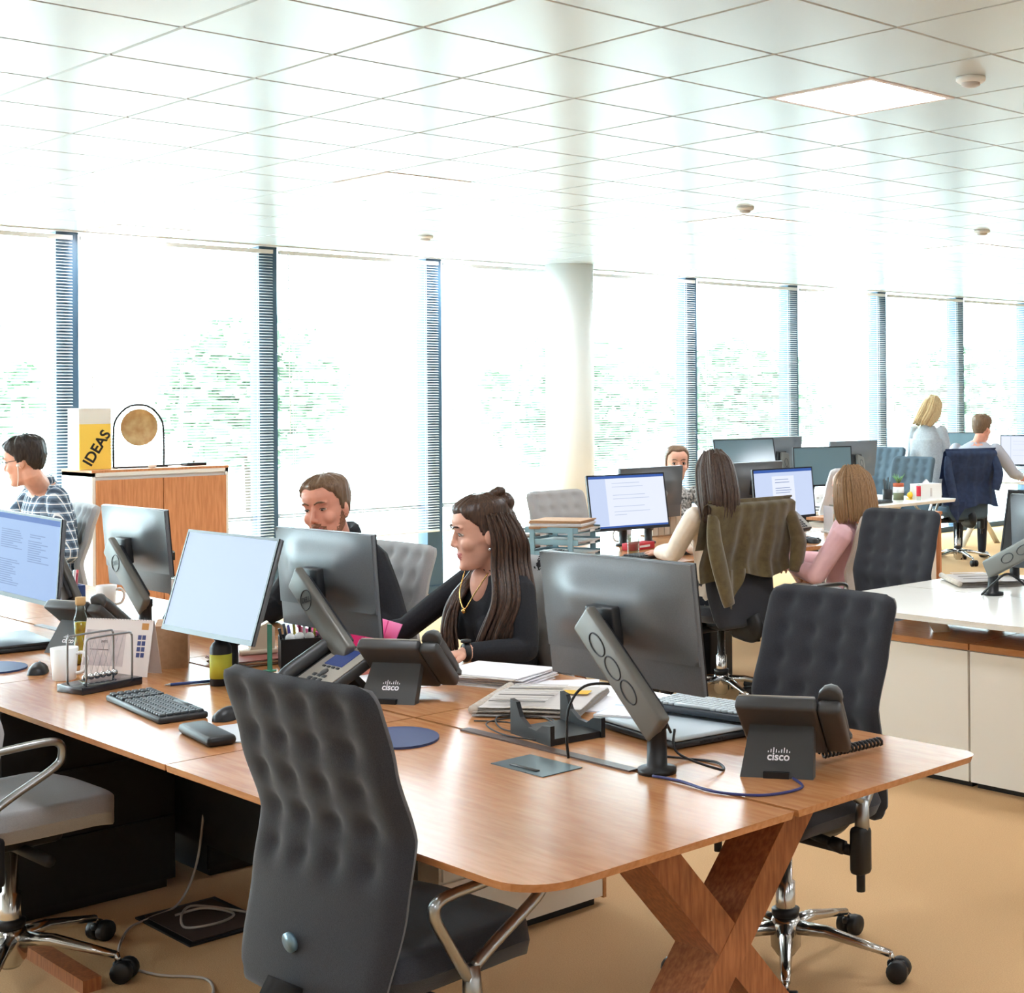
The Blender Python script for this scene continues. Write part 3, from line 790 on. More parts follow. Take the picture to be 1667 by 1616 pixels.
mouse('black mouse right of the keyboard of the woman in pink',(6.72,5.86),R(80))
mouse('grey mouse under the hand of the woman in cream',(5.93,5.98),R(90),M_dark)
e=thing('mouse_pad','silver mouse pad with a black wrist rest on the foreground desk','mouse pad',(1.9,3.68,.735),R(-8))
G().prism(rrect(-.02,-.12,.19,.10,.02),0,.004).build('pad',mat('pad_silver',(196,198,202),.4),e); G().rbox((-.055,-.01,.013),(.075,.235,.026),.012,3).build('wrist_rest',M_black,e)
e=thing('mouse_pad','navy gel mouse pad right of the charcoal foreground chair','mouse pad',(2.17,3.30,.735),R(-20))
M_navy=mat('navy_gel',(42,60,104),.5)
G().prism([(.10*math.cos(w)*(1.0),.125*math.sin(w)) for w in [2*PI*k/28 for k in range(28)]],0,.006).build('pad',M_navy,e); G().rbox((-.085,0,.012),(.06,.15,.022),.011,3).build('wrist_rest',M_navy,e)
e=thing('mouse_pad','blue gel mouse pad at the left picture edge','mouse pad',(1.86,5.18,.735),R(10))
G().prism([(.10*math.cos(w),.125*math.sin(w)) for w in [2*PI*k/28 for k in range(28)]],0,.006).build('pad',M_navy,e); G().rbox((-.07,0,.012),(.06,.15,.022),.011,3).build('wrist_rest',M_navy,e)

# ------------------------------------------------------------------ mug, cradle, calendar, boxes, bottles
def mug(label,loc,hd,m=None,r=.041,h=.1,z=.735):
    e=thing('mug',label,'mug',(loc[0],loc[1],z),hd,'coffee mugs')
    G().lathe([(0,.003),(r*.78,0),(r*.82,.003),(r,h),(r-.003,h),(r*.78,.008),(0,.008)],28).build('cup',m or M_white,e)
    G().tube(smooth_path([(r*.96,0,h*.82),(r*1.45,0,h*.84),(r*1.75,0,h*.6),(r*1.5,0,h*.28),(r*.88,0,h*.2)],5),.0055,8).build('handle',m or M_white,e)
mug('white mug with its handle to the right on the foreground desk',(1.94,4.80),R(-47))
mug('white mug behind the monitor with the beech cabinet behind it',(2.72,6.3),R(-40))
mug('white printed mug under the tilted mail monitor',(5.95,6.66),R(140))
e=thing('newtons_cradle',"chrome newton's cradle on a dark base beside the white mug",'desk toy',(1.955,4.575,.735),R(12))
G().rbox((0,0,.012),(.205,.125,.024),.003).build('base',mat('cradle_base',(34,36,44),.15,spec=.7),e)
for s in (-1,1): G().tube(smooth_path([(-.078,s*.045,.024),(-.078,s*.045,.14),(-.074,s*.045,.158),(-.06,s*.045,.163),(.06,s*.045,.163),(.074,s*.045,.158),(.078,s*.045,.14),(.078,s*.045,.024)],4),.0032,8).build('frame_rod',M_alu,e)
for k in range(6):
    x=-.05+k*.02
    b=G().sph((x,0,.04),.0098,14).build('ball',M_chrome,e)
    G().tube([(x,-.045,.161),(x,0,.049),(x,.045,.161)],.0005,4).build('string',M_alu,b)
e=thing('desk_calendar','white tent calendar with blue date squares behind the newton\'s cradle','calendar',(2.10,4.76,.735),R(208))
ca=[(.035,-.125,.001),(.035,.125,.001),(.0,.125,.175),(.0,-.125,.175)]
M_cal=mat('calendar_card',(222,212,208),.6)
for s in (1,-1):
    vs=[(s*x,y,z) for x,y,z in ca]+[(s*(x+.0018),y,z) for x,y,z in ca]
    G().add(vs,[(0,1,2,3),(7,6,5,4),(0,4,5,1),(1,5,6,2),(2,6,7,3),(3,7,4,0)]).build('card_panel',M_cal,e)
sl=math.atan2(.035,.174)
def cal(y0,y1,z0,z1,m,nm):
    f=lambda z:.035*(1-z/.174)+.0026
    G().add([(f(z0),y0,z0),(f(z0),y1,z0),(f(z1),y1,z1),(f(z1),y0,z1)],[(0,1,2,3)]).build(nm,m,e)
M_calb=mat('calendar_blue',(62,70,120),.6); M_calo=mat('calendar_orange',(198,140,74),.6); M_pic=mat('calendar_photo',(206,192,188),.6,rgb2=(178,164,166),noise_scale=22)
for r_ in range(4):
    for c_ in range(2): cal(.075+c_*.016,.088+c_*.016,.06+r_*.018,.074+r_*.018,M_calb,'date_square')
cal(.085,.11,.145,.165,M_calo,'stamp'); cal(-.118,.03,.03,.14,M_pic,'photo'); cal(-.1,-.03,.078,.081,mat('ink_brown',(96,70,66),.6),'branch'); cal(-.06,-.035,.1,.108,MATS['ink_brown'],'bird')
for k in range(24): G().tube([(.004*math.cos(w),-.118+k*.0103,.176+.004*math.sin(w)) for w in [2*PI*q/8 for q in range(8)]],.0007,4,closed=True).build('spiral_ring',M_black,e)
e=thing('cardboard_box','brown cardboard box behind the tent calendar','box',(2.29,4.80,.735),R(-28))
G().box((0,0,.07),(.10,.17,.14)).build('carton',M_card,e); G().box((-.0505,0,.07),(.001,.03,.141)).build('tape',mat('tape',(190,160,130),.3),e)
e=thing('vitamin_bottle','black bottle with a yellow label on the foreground desk','bottle',(2.225,4.345,.735),0)
G().lathe([(0,0),(.031,0),(.032,.004),(.032,.115),(.024,.128),(.018,.132),(.018,.138)],24).build('bottle',M_black,e)
G().lathe([(.0325,.022),(.0325,.095)],24).build('label',mat('label_yellow',(206,204,70),.6),e); G().lathe([(.02,.138),(.02,.16),(.0,.16)],18).build('cap',M_black,e)
def pen(label,loc,rz,m,z=.735,l=.14):
    e=thing('pen',label,'pen',(loc[0],loc[1],z+.005),rz,'pens on the desks')
    G().tube([(-l/2,0,0),(l*.38,0,0)],.0048,8).build('barrel',m,e); G().tube([(l*.38,0,0),(l/2,0,0)],[.0045,.001],8).build('tip',M_alu,e)
pen('blue pen lying left of the bottle with the yellow label',(2.16,4.42),R(160),mat('pen_blue',(40,62,120),.4))
e=thing('oil_bottle','tall glass bottle of yellow oil with a cork behind the white mug','bottle',(2.09,5.04,.735),0)
M_clear=glass_mat('clear_glass',(232,240,236))
M_oil=mat('yellow_oil',(196,170,30),.2,rgb2=(150,90,20),noise_scale=30)
G().lathe([(0,0),(.023,0),(.024,.01),(.022,.07),(.017,.09),(.020,.11),(.021,.15),(.014,.175),(.013,.2)],20).build('glass',M_clear,e)
G().lathe([(0,.004),(.020,.004),(.020,.066),(.015,.09),(.018,.11),(.019,.14),(0,.141)],18).build('oil',M_oil,e); G().lathe([(.012,.195),(.016,.2),(.016,.222),(0,.222)],16).build('cork',mat('cork',(196,160,110),.8),e)
e=thing('pen_cup','dark blue pen cup holding pens left of the white mug by the monitor','pen holder',(2.62,6.42,.735),0)
M_bluecup=mat('cup_navy',(24,52,112),.4)
g=G(); 
for (c,d) in (((0,-.04,.05),(.09,.004,.1)),((0,.04,.05),(.09,.004,.1)),((-.045,0,.05),(.004,.08,.1)),((.045,0,.05),(.004,.08,.1)),((0,0,.002),(.09,.08,.004))): g.box(c,d)
g.build('cup',M_bluecup,e)
for k,(c,x,y) in enumerate((((40,150,90),-.02,-.02),((240,240,240),-.005,.01),((150,24,50),.015,-.01),((210,60,70),.028,.02),((230,230,235),.0,-.03),((30,30,34),-.03,.02))):
    G().tube([(x,y,.005),(x*1.5,y*1.4,.135+.008*k)],.005,6).build('pen',mat('pen_c%d'%k,c,.4),e)
e=thing('acrylic_stand','clear acrylic upright stand in front of the ring-logo monitor','stand',(2.56,5.36,.735),R(-30))
G().box((0,0,.11),(.006,.05,.22)).build('plate',M_clear,e); G().box((0,0,.003),(.06,.05,.006)).build('foot',M_clear,e); G().box((0,-.024,.11),(.008,.004,.21)).build('edge',M_white,e)
def stack(name,label,cat,loc,rz,n,size,ms,th=.0015,jit=.01,z=.735,part='sheet'):
    e=thing(name,label,cat,(loc[0],loc[1],z),rz); rnd=random.Random(label)
    for k in range(n):
        w,d=size
        o=G().box((0,0,th/2),(w,d,th*.92)).build(part,ms[k%len(ms)],e,(rnd.uniform(-jit,jit),rnd.uniform(-jit,jit),k*th),(0,0,rnd.uniform(-.06,.06)*(jit/.01)))
    return e
stack('paper_stack','stack of white papers in front of the dark-haired woman','papers',(2.82,3.76),R(20),12,(.21,.297),[M_paper,M_paper2,M_paper],.0028,.012)
stack('paper_sheets','loose printed pages fanned right of the white paper stack','papers',(2.84,3.47),R(-35),4,(.21,.297),[M_paper],.0012,.02)
stack('paper_sheets','white pages between the newspaper and the nearest monitor','papers',(2.83,3.18),R(30),3,(.21,.297),[M_paper],.0012,.012)
stack('paper_sheets','single white sheet on the desk between the two phones','papers',(2.63,3.98),R(-10),2,(.21,.297),[M_paper],.0012,.01)
M_news=mat('newsprint',(214,202,188),.8,rgb2=(190,180,168),noise_scale=90); M_ny=mat('news_yellow',(226,180,60),.7)
def newspaper(label,loc,rz,sc=1):
    e=thing('newspaper',label,'newspaper',(loc[0],loc[1],.7395),rz)
    for k in range(5):
        def fn(a,b,k=k):
            return ((a-.5)*.30*sc,(b-.5)*(.36-.01*k)*sc,.002+k*.005+.004*math.sin(a*PI)*(k%2)+.003*math.sin(b*7+k))
        g=G(); g.grid(fn,6,8); g.grid(lambda a,b:tuple(Vector(fn(a,b))-Vector((0,0,.0025))),6,8,flip=True); g.build('fold',M_news if k%2 else M_paper2,e)
    g=G(); g.tube([(-.15*sc,-.17*sc,.014),(-.15*sc,.17*sc,.014)],.0135,8,sq=1.0); g.build('spine_fold',M_news,e)
    z=.0275
    pc=G().box((.09*sc,.02,z+.0035),(.08*sc,.05*sc,.001)).build('picture',M_ny,e)
    for k in range(9): G().box((-.04*sc,-.12*sc+k*.03*sc,z+.003),(.16*sc,.012*sc,.0008)).build('text_line',M_paper2 if k%3 else mat('news_ink',(120,116,112),.8),e)
newspaper('folded newspaper with a yellow picture lying right of the phones',(2.68,3.35),R(-55))
newspaper('folded newspaper on the white desk beside the black monitor arm',(5.78,4.0),R(-40))
# pink folders, organiser, tape dispenser, letter tray on the near bench
M_pink=mat('hot_pink_paper',(236,70,150),.6); M_pink2=mat('pink_paper',(240,110,176),.6)
e=thing('document_wallets','bunch of hot pink paper wallets standing behind the ring-logo monitor arm','folders',(2.74,4.46,.735),R(-10))
for k in range(7):
    G().box((0,0,.06),(.003,.26-.01*k,.10+.008*(k%3)),RY(R(-28+9*k))).build('wallet',M_pink if k%2 else M_pink2,e,(-.08+.03*k,.01*(k%3),.012))
G().box((0,0,.005),(.24,.22,.01)).build('base_sheet',M_pink,e)
e=thing('desk_organiser','black desk organiser full of pens and clips beside the pink wallets','organiser',(2.545,4.44,.735),R(-25))
g=G()
for (c,d) in (((0,-.06,.05),(.12,.004,.1)),((0,.06,.05),(.12,.004,.1)),((-.06,0,.05),(.004,.12,.1)),((.06,0,.05),(.004,.12,.1)),((0,0,.002),(.12,.12,.004)),((0,0,.05),(.116,.003,.09))): g.box(c,d)
g.build('tray',M_black,e)
for k,c in enumerate(((20,20,24),(30,30,34),(60,40,130),(190,170,60),(150,30,60),(230,230,232),(24,24,28),(190,190,70))):
    x=-.04+.012*k; y=-.045+.09*hash2(k,2)
    G().tube([(x,y*.8,.006),(x*1.4-.01,y*1.3,.13+.03*hash2(k,4))],.0052,6).build('pen',mat('org_pen%d'%k,c,.4),e)
for k in range(3): G().sph((-.03+.03*k,-.02+.02*(k%2),.098),.016,10).build('clip',M_white,e)
e=thing('tape_dispenser','beige tape dispenser standing left of the black organiser','tape dispenser',(2.52,4.66,.757),R(160))
G().rbox((0,0,.008),(.12,.05,.016),.004).build('base',mat('beige_plastic',(200,186,160),.5),e); G().prism([(-.05,.0),(.03,.0),(.0,.075),(-.03,.09),(-.05,.07)],-.02,.02,T(0,0,.016)@RX(PI/2)).build('body',MATS['beige_plastic'],e)
G().lathe([(.014,-.01),(.03,-.01),(.03,.01),(.014,.01)],20,T(.02,0,.055)@RX(PI/2)).build('tape_roll',mat('tape_amber',(210,170,90),.3),e)
stack('document_pile','low pile of brown and white documents under the tape dispenser','papers',(2.48,4.64),R(-10),6,(.22,.2),[M_card,M_paper2,mat('red_brown',(140,80,70),.6)],.0036,.006)
e=thing('green_ruler','thin green ruler standing behind the tilted blank monitor','ruler',(2.44,4.44,.735),0)
G().box((0,0,.075),(.004,.024,.15)).build('blade',mat('green_plastic',(70,150,120),.4),e); G().box((0,0,.002),(.03,.03,.004)).build('foot',MATS['green_plastic'],e)
pen('pink pen lying on the sheet between the two phones',(2.60,3.90),R(-40),mat('pen_pink',(222,90,130),.4),.7385)
# dock, laptop, cables on the near bench
e=thing('laptop','closed silver-grey laptop under the nearest monitor','laptop',(2.70,2.84,.735),R(-8))
M_lid=mat('laptop_lid',(196,210,218),.4)
G().rbox((0,0,.011),(.26,.38,.016),.004).build('base',M_dark,e); G().rbox((0,0,.026),(.255,.375,.012),.004).build('lid',M_lid,e)
for k in range(6): G().box((.02+k*.014-.07,-.1905,.011),(.008,.002,.006)).build('port',M_black,e)
e=thing('docking_station','black docking stand with wavy side left of the laptop','dock',(2.50,3.02,.735),R(-8))
prof=[(-.10,0),(.10,0),(.10,.05),(.06,.045),(.03,.028),(-.01,.03),(-.05,.05),(-.07,.085),(-.10,.09)]
for s in (0,1): G().prism([(x,y) for x,y in prof],-.006,.006,T(-.11,0,0)@RZ(R(-90))@RX(PI/2) if s==0 else T(.04,0,0)@RZ(R(-90))@RX(PI/2)).build('side_wall',M_black,e)
G().box((-.035,0,.008),(.15,.19,.016)).build('tray',M_black,e)
stack('paper_sheets','blue-white leaflets lying on the laptop under the nearest monitor','papers',(2.68,2.96),R(25),3,(.12,.18),[M_paper,mat('leaflet_blue',(176,206,232),.5)],.0012,.01,z=.768)
def cable(name,label,pts,r,m,n=8):
    o=G().tube(smooth_path(pts,n),r,6).build(name,m); return tag(o,label,'cable')
Z=.735
cable('power_cable','black cable arching up from the desk rail beside the nearest monitor',[(2.315,2.80,Z+.004),(2.31,2.80,Z+.06),(2.32,2.80,Z+.13),(2.36,2.78,Z+.175),(2.43,2.72,Z+.165),(2.50,2.68,Z+.10),(2.54,2.68,Z+.045)],.0035,M_black)
cable('power_cable','tangle of thin dark cables beside the newspaper',[(2.42,3.32,Z+.003),(2.45,3.18,Z+.01),(2.40,3.04,Z+.004),(2.52,3.10,Z+.012),(2.56,3.22,Z+.004),(2.47,3.28,Z+.012),(2.40,3.16,Z+.005),(2.45,3.02,Z+.01),(2.53,3.16,Z+.016),(2.50,3.26,Z+.006),(2.40,3.24,Z+.01),(2.36,3.10,Z+.006),(2.40,2.96,Z+.004)],.0022,M_black)
M_netblue=mat('network_cable_blue',(50,54,110),.4)
cable('network_cable','dark blue network cable from the right-hand phone along the desk',[(2.53,2.27,Z+.004),(2.48,2.20,Z+.004),(2.38,2.22,Z+.004),(2.33,2.32,Z+.004),(2.34,2.44,Z+.005),(2.33,2.52,Z+.005)],.0032,M_netblue)
cable('power_cable','black cable loop right of the nearest monitor pole',[(2.40,2.52,Z+.1),(2.39,2.50,Z+.05),(2.47,2.44,Z+.006),(2.52,2.50,Z+.004),(2.50,2.58,Z+.004),(2.43,2.60,Z+.02)],.003,M_black)
o=G(); pts=[]
for k in range(120):
    t_=k/119; b=Vector((2.70,2.33,Z+.012)).lerp(Vector((2.90,2.31,Z+.012)),t_); w=t_*2*PI*16
    pts.append(b+Vector((.0,.009*math.cos(w),.009*math.sin(w)+.006)))
o.tube(pts,.0036,6); tag(o.build('phone_cord',M_black),'coiled black handset cord beside the right-hand phone','cable')
M_wire=mat('pale_cable',(170,160,150),.5)
cable('power_cable','pale cable hanging from the desk edge behind the charcoal chair',[(1.74,3.20,.70),(1.75,3.20,.55),(1.76,3.24,.38),(1.80,3.30,.22),(1.86,3.32,.08),(1.92,3.30,.006),(2.05,3.2,.006)],.004,M_wire)
cable('power_cable','pale cable snaking over the carpet below the light grey chair',[(2.35,5.0-.3,.30),(2.28,4.62,.12),(2.2,4.58,.02),(2.1,4.56,.006),(2.0,4.5,.006),(1.88,4.28,.006),(1.90,4.10,.006),(1.98,3.96,.006),(1.92,3.82,.006),(1.82,3.80,.006)],.004,M_wire)
e=thing('floor_box','dark floor box with cables under the foreground desk','floor box',(2.20,4.42,0),0)
G().box((0,0,.003),(.26,.36,.006)).build('frame',M_black,e); G().box((0,0,.007),(.22,.32,.003)).build('lid',mat('lid_brown',(70,52,42),.8),e)
cable('power_cable','loop of pale cable lying on the floor box',[(2.15,4.5,.014),(2.22,4.45,.03),(2.28,4.38,.014),(2.2,4.32,.02),(2.12,4.38,.014),(2.2,4.5,.03),(2.32,4.35,.014)],.004,M_wire)

# ------------------------------------------------------------------ on the beech cabinet
ZT=1.165
e=thing('ideas_box','white box with a yellow front reading ideas, on the beech cabinet','box',(4.17,9.90,ZT),R(0))
G().box((0,0,.2),(.21,.17,.40)).build('carton',M_white,e)
y_=G().box((.0,-.088,.15),(.205,.006,.295)).build('yellow_front',mat('ideas_yellow',(250,212,92),.6),e)
text_mesh('IDEAS',.095,'lettering',M_black,y_,(.01,-.0915,.14),(PI/2,R(-58),0),bold=.0025)
e=thing('gong','round brass gong hanging in a thin black arched stand on the cabinet','gong',(4.47,9.84,ZT),R(-4))
g=G(); g.lathe([(0,-.008),(.05,-.0075),(.108,-.004),(.121,.004),(.123,.010),(.119,.010),(.106,.002),(.05,-.003),(0,-.003)],40,T(0,0,.27)@RX(PI/2)); g.build('disc',mat('hammered_brass',(205,178,132),.4,metal=.45,rgb2=(180,140,92),noise_scale=14,bump=.2),e)
arch=smooth_path([(-.165,0,.008),(-.165,0,.22),(-.15,0,.32),(-.08,0,.40),(0,0,.42),(.08,0,.40),(.15,0,.32),(.165,0,.22),(.165,0,.008)],6)
G().tube(arch,.007,8).build('stand_arch',M_black,e); G().tube([(-.165,0,.006),(.165,0,.006)],.006,6).build('stand_bar',M_black,e)
for s in (-1,1): G().tube([(s*.165,-.07,.005),(s*.165,.07,.005)],.004,6).build('stand_foot',M_black,e); G().tube([(s*.05,0,.38),(s*.06,0,.41)],.0015,5).build('hanging_cord',M_black,e)
e=thing('gong_mallet','gong beater lying on the beech cabinet right of the gong','mallet',(4.63,9.80,ZT+.012),R(5))
G().tube([(-.07,0,0),(.13,0,0)],.005,6).build('handle',M_black,e); G().lathe([(0,-.03),(.012,-.025),(.012,.02),(0,.03)],12,T(-.09,0,0)@RY(PI/2)).build('head',M_white,e)
e=thing('newtons_cradle','small clear-framed desk toy on the right of the beech cabinet','desk toy',(4.87,9.88,ZT),0)
G().rbox((0,0,.01),(.14,.1,.02),.003).build('base',M_black,e)
for sx in (-.055,.055):
    for sy in (-.04,.04): G().box((sx,sy,.09),(.008,.003,.15)).build('acrylic_post',M_clear,e)
G().sph((0,0,.03),.01,12).build('ball',M_chrome,e)

e=thing('laptop','black closed laptop under the document monitor at the left picture edge','laptop',(2.06,5.62,.735),R(-6))
G().rbox((0,0,.009),(.25,.36,.016),.004).build('base',M_black,e); G().rbox((0,0,.022),(.245,.355,.010),.003).build('lid',M_dark,e)
# ------------------------------------------------------------------ other monitors
monitor('monitor showing a page layout right of the woman in cream',(7.02,6.35,.995),R(268),R(6),(7.15,6.5),'page')
monitor('grey-backed monitor above the page-layout screen',(7.16,6.78,1.02),R(88),R(8),(7.3,6.62),'off',logo=False)
monitor('monitor turned away behind the tilted mail monitor',(6.28,6.80,1.02),R(92),R(4),(6.1,6.62),'off',logo=False)
monitor('leftmost far monitor with a pale reflective screen by the window',(8.30,7.9,1.13),R(255),R(14),(8.35,8.05),'teal',logo=False)
monitor('far monitor with a shiny grey back, above the white chair',(9.05,8.28,1.12),R(85),R(6),(9.0,8.12),'off',logo=False)
monitor('far monitor with a large teal reflective screen left of the pink-bloused woman',(9.20,7.9,1.04),R(250),R(4),(9.25,8.08),'teal',logo=False)
monitor('rightmost far monitor with a dark back, above the pink-bloused woman',(10.12,8.36,1.06),R(80),R(8),(10.0,8.15),'off',logo=False)
monitor('white glowing monitor in front of the far seated man',(13.25,8.62,1.03),R(192),R(3),(13.38,8.5),'white',logo=False)
monitor('pale blue monitor behind the standing blonde woman',(13.2,9.45,1.05),R(200),R(3),(13.36,9.3),'teal',logo=False)
monitor('black-backed monitor at the right picture edge above the white desk',(5.52,3.385,1.015),R(0),R(2),(5.46,3.72),'off',logo=False)
monitor('tilted monitor behind the black-backed one at the right picture edge',(5.84,3.64,1.01),R(182),R(14),(5.9,3.9),'off',logo=False)
# ------------------------------------------------------------------ bench B2 items
def letter_tray(label,loc,rz,m,n=3):
    e=thing('letter_tray',label,'letter tray',(loc[0],loc[1],.735),rz,'stacked letter trays')
    for k in range(n):
        z=.012+k*.065
        g=G(); g.box((0,0,z),(.25,.33,.005)); g.box((-.123,0,z+.014),(.004,.33,.03)); g.box((.123,0,z+.014),(.004,.33,.03)); g.box((0,.163,z+.014),(.25,.004,.03))
        t_=g.build('tray',m,e)
        for q in range(3): G().box((.01*(q-1),-.01*q,z+.005+.006*q),(.21,.297,.005)).build('paper',M_paper if q%2 else M_paper2,t_)
        G().box((.03,-.168,z+.006),(.05,.004,.012)).build('label_tab',M_white,t_)
    for sx in (-.122,.122):
        for sy in (-.12,.12): G().box((sx,sy,.012+(n-1)*.0325+.01),(.012,.03,n*.065-.03)).build('riser',m,e)
    return e
M_tealp=mat('teal_plastic',(122,152,162),.4)
letter_tray('teal stacked letter tray left of the tilted mail monitor',(5.28,6.42),R(20),M_tealp,3)
letter_tray('dark letter tray partly hidden behind the dark-haired woman',(5.42,7.0),R(10),M_dark,2)
stack('paper_stack','papers and a brown book piled on the teal letter tray','papers',(5.28,6.42),R(30),6,(.23,.30),[M_card,M_card,M_paper2,M_paper],.008,.008,z=.894)
e=thing('stapler_box','red box lying in front of the printed mug','box',(5.82,6.40,.735),R(12))
G().rbox((0,0,.02),(.20,.09,.04),.004).build('carton',mat('red_card',(206,44,58),.5),e); G().box((0,-.046,.02),(.1,.001,.012)).build('print',M_white,e)
e=thing('drinking_glass','clear drinking glass in front of the red box','glass',(5.60,6.20,.735),0)
G().lathe([(0,.004),(.03,.0),(.032,.002),(.036,.11),(.034,.11),(.029,.006),(0,.006)],24).build('tumbler',M_clear,e)
e=thing('file_stack','upright beige files beside the woman in the print top','files',(6.50,6.92,.735),R(-8))
for k in range(5): G().box((-.09+.045*k,0,.2),(.04,.1,.40-.01*(k%2))).build('file',mat('file_beige%d'%(k%2),(214-14*(k%2),202-16*(k%2),184-20*(k%2)),.7),e)
G().box((0,0,.004),(.26,.12,.008)).build('base',M_card,e)
e=thing('desk_organiser','clear plastic organiser with white cards right of the phone of the woman in pink','organiser',(7.35,6.2,.735),R(-20))
for k in range(4): G().box((-.06+.04*k,0,.09),(.004,.12,.16+.01*k)).build('divider',M_clear if k%2 else M_white,e)
G().box((0,0,.004),(.16,.13,.008)).build('base',M_white,e)
stack('paper_sheets','white sheets at the desk edge beside the olive jacket','papers',(6.32,5.87),R(80),3,(.21,.297),[M_paper],.0012,.008)
e=thing('wire_basket','black slatted basket behind the white organiser','basket',(7.36,6.72,.735),R(0))
for k in range(9): G().box((-.16+.04*k,-.1,.08),(.02,.004,.14)).build('slat',M_black,e)
G().box((0,0,.005),(.36,.22,.01)).build('base',M_black,e); G().box((0,-.1,.155),(.36,.012,.012)).build('rim',M_alu,e); G().box((0,.1,.08),(.36,.006,.15)).build('back_panel',M_black,e)
# ------------------------------------------------------------------ bench D items
e=thing('tissue_box','white tissue box with a red tube picture on the far white desk','tissue box',(10.2,7.62,.735),R(-10))
G().box((0,0,.065),(.24,.13,.13)).build('carton',M_white,e); G().box((.0,-.066,.06),(.02,.001,.07)).build('print',M_paper2,e)
G().add([(-.05,0,.13),(.05,0,.13),(.03,.02,.165),(-.02,-.02,.17),(.0,.03,.13)],[(0,1,2,3),(1,4,2),(0,3,4)]).build('tissue',M_paper,e)
e=thing('red_bottle','small clear bottle with a red label beside the tissue box','bottle',(10.02,7.56,.735),0)
G().lathe([(0,0),(.018,0),(.018,.03),(.018,.12),(.01,.135),(0,.136)],14).build('bottle',M_clear,e); G().lathe([(.019,.035),(.019,.12)],14).build('label',mat('label_red',(206,36,60),.5),e)
e=thing('potted_plant','small succulent in a glass pot with orange soil on the far desk','plant',(9.98,7.74,.735),0)
G().lathe([(0,0),(.045,0),(.045,.06)],16).build('pot_base',mat('pot_moss',(110,112,84),.8),e); G().lathe([(.046,.06),(.046,.11)],16).build('pot_band',M_white,e); G().lathe([(.045,.11),(.046,.14),(0,.142)],16).build('soil',mat('soil_orange',(190,96,64),.8),e)
for k in range(9):
    a=k*.7; G().tube([(0,0,.14),(.03*math.cos(a),.03*math.sin(a),.18),(.055*math.cos(a),.055*math.sin(a),.20+.01*(k%3))],[.008,.006,.001],6).build('leaf',mat('succulent',(96,140,90),.6),e)
e=thing('yellow_toy','yellow plastic duck toy beside the succulent','toy',(10.1,7.70,.735),0)
G().sph((0,0,.035),(.045,.03,.03),12).build('body',mat('toy_yellow',(244,200,50),.4),e); G().sph((.02,0,.07),.024,12).build('head',MATS['toy_yellow'],e); G().sph((.045,0,.068),(.012,.01,.005),8).build('beak',MATS['soil_orange'],e); G().box((0,0,.004),(.08,.05,.008)).build('foot',MATS['toy_yellow'],e)
e=thing('pen_cup','black pen holder with dark pens left of the succulent','pen holder',(9.78,7.70,.735),0)
G().lathe([(0,0),(.04,0),(.042,.1),(.038,.1),(.036,.006),(0,.006)],16).build('cup',M_black,e)
for k in range(5): G().tube([(.015*math.cos(k),.015*math.sin(k),.008),(.035*math.cos(k),.035*math.sin(k),.16+.01*k)],.005,6).build('pen',M_black,e)
stack('paper_stack','grey folder and white papers on the far desk behind the pink-bloused woman','papers',(8.75,7.62),R(15),5,(.24,.32),[M_dark,M_paper,M_paper2],.008,.012)
e=thing('power_strip','white socket block on the far desk beside the teal screen','power strip',(9.0,7.75,.735),R(-20))
G().rbox((0,0,.05),(.14,.05,.1),.006).build('housing',M_white,e)
for k in range(6): G().box((-.045+.045*(k%3),-.0255,.03+.04*(k//3)),(.02,.002,.016)).build('socket',M_paper2,e)
keyboard('black keyboard on the far white desk left of the pen holder',(9.45,7.62),R(0))
# ------------------------------------------------------------------ bench B1 items
e=thing('laptop','open grey laptop seen from behind at the right picture edge','laptop',(5.55,3.42,.735),R(0))
G().rbox((.12,0,.009),(.24,.34,.018),.004).build('base',M_dark,e); G().rbox((0,0,.105),(.008,.34,.21),.004,2,T(0,0,.012)@RY(R(14))).build('lid',mat('laptop_grey',(168,162,154),.4,metal=.2),e)
cable('power_cable','black cable looping from the arm base on the white desk',[(5.40,3.74,.74),(5.38,3.66,.80),(5.40,3.6,.84),(5.46,3.54,.78),(5.47,3.46,.742)],.005,M_black)
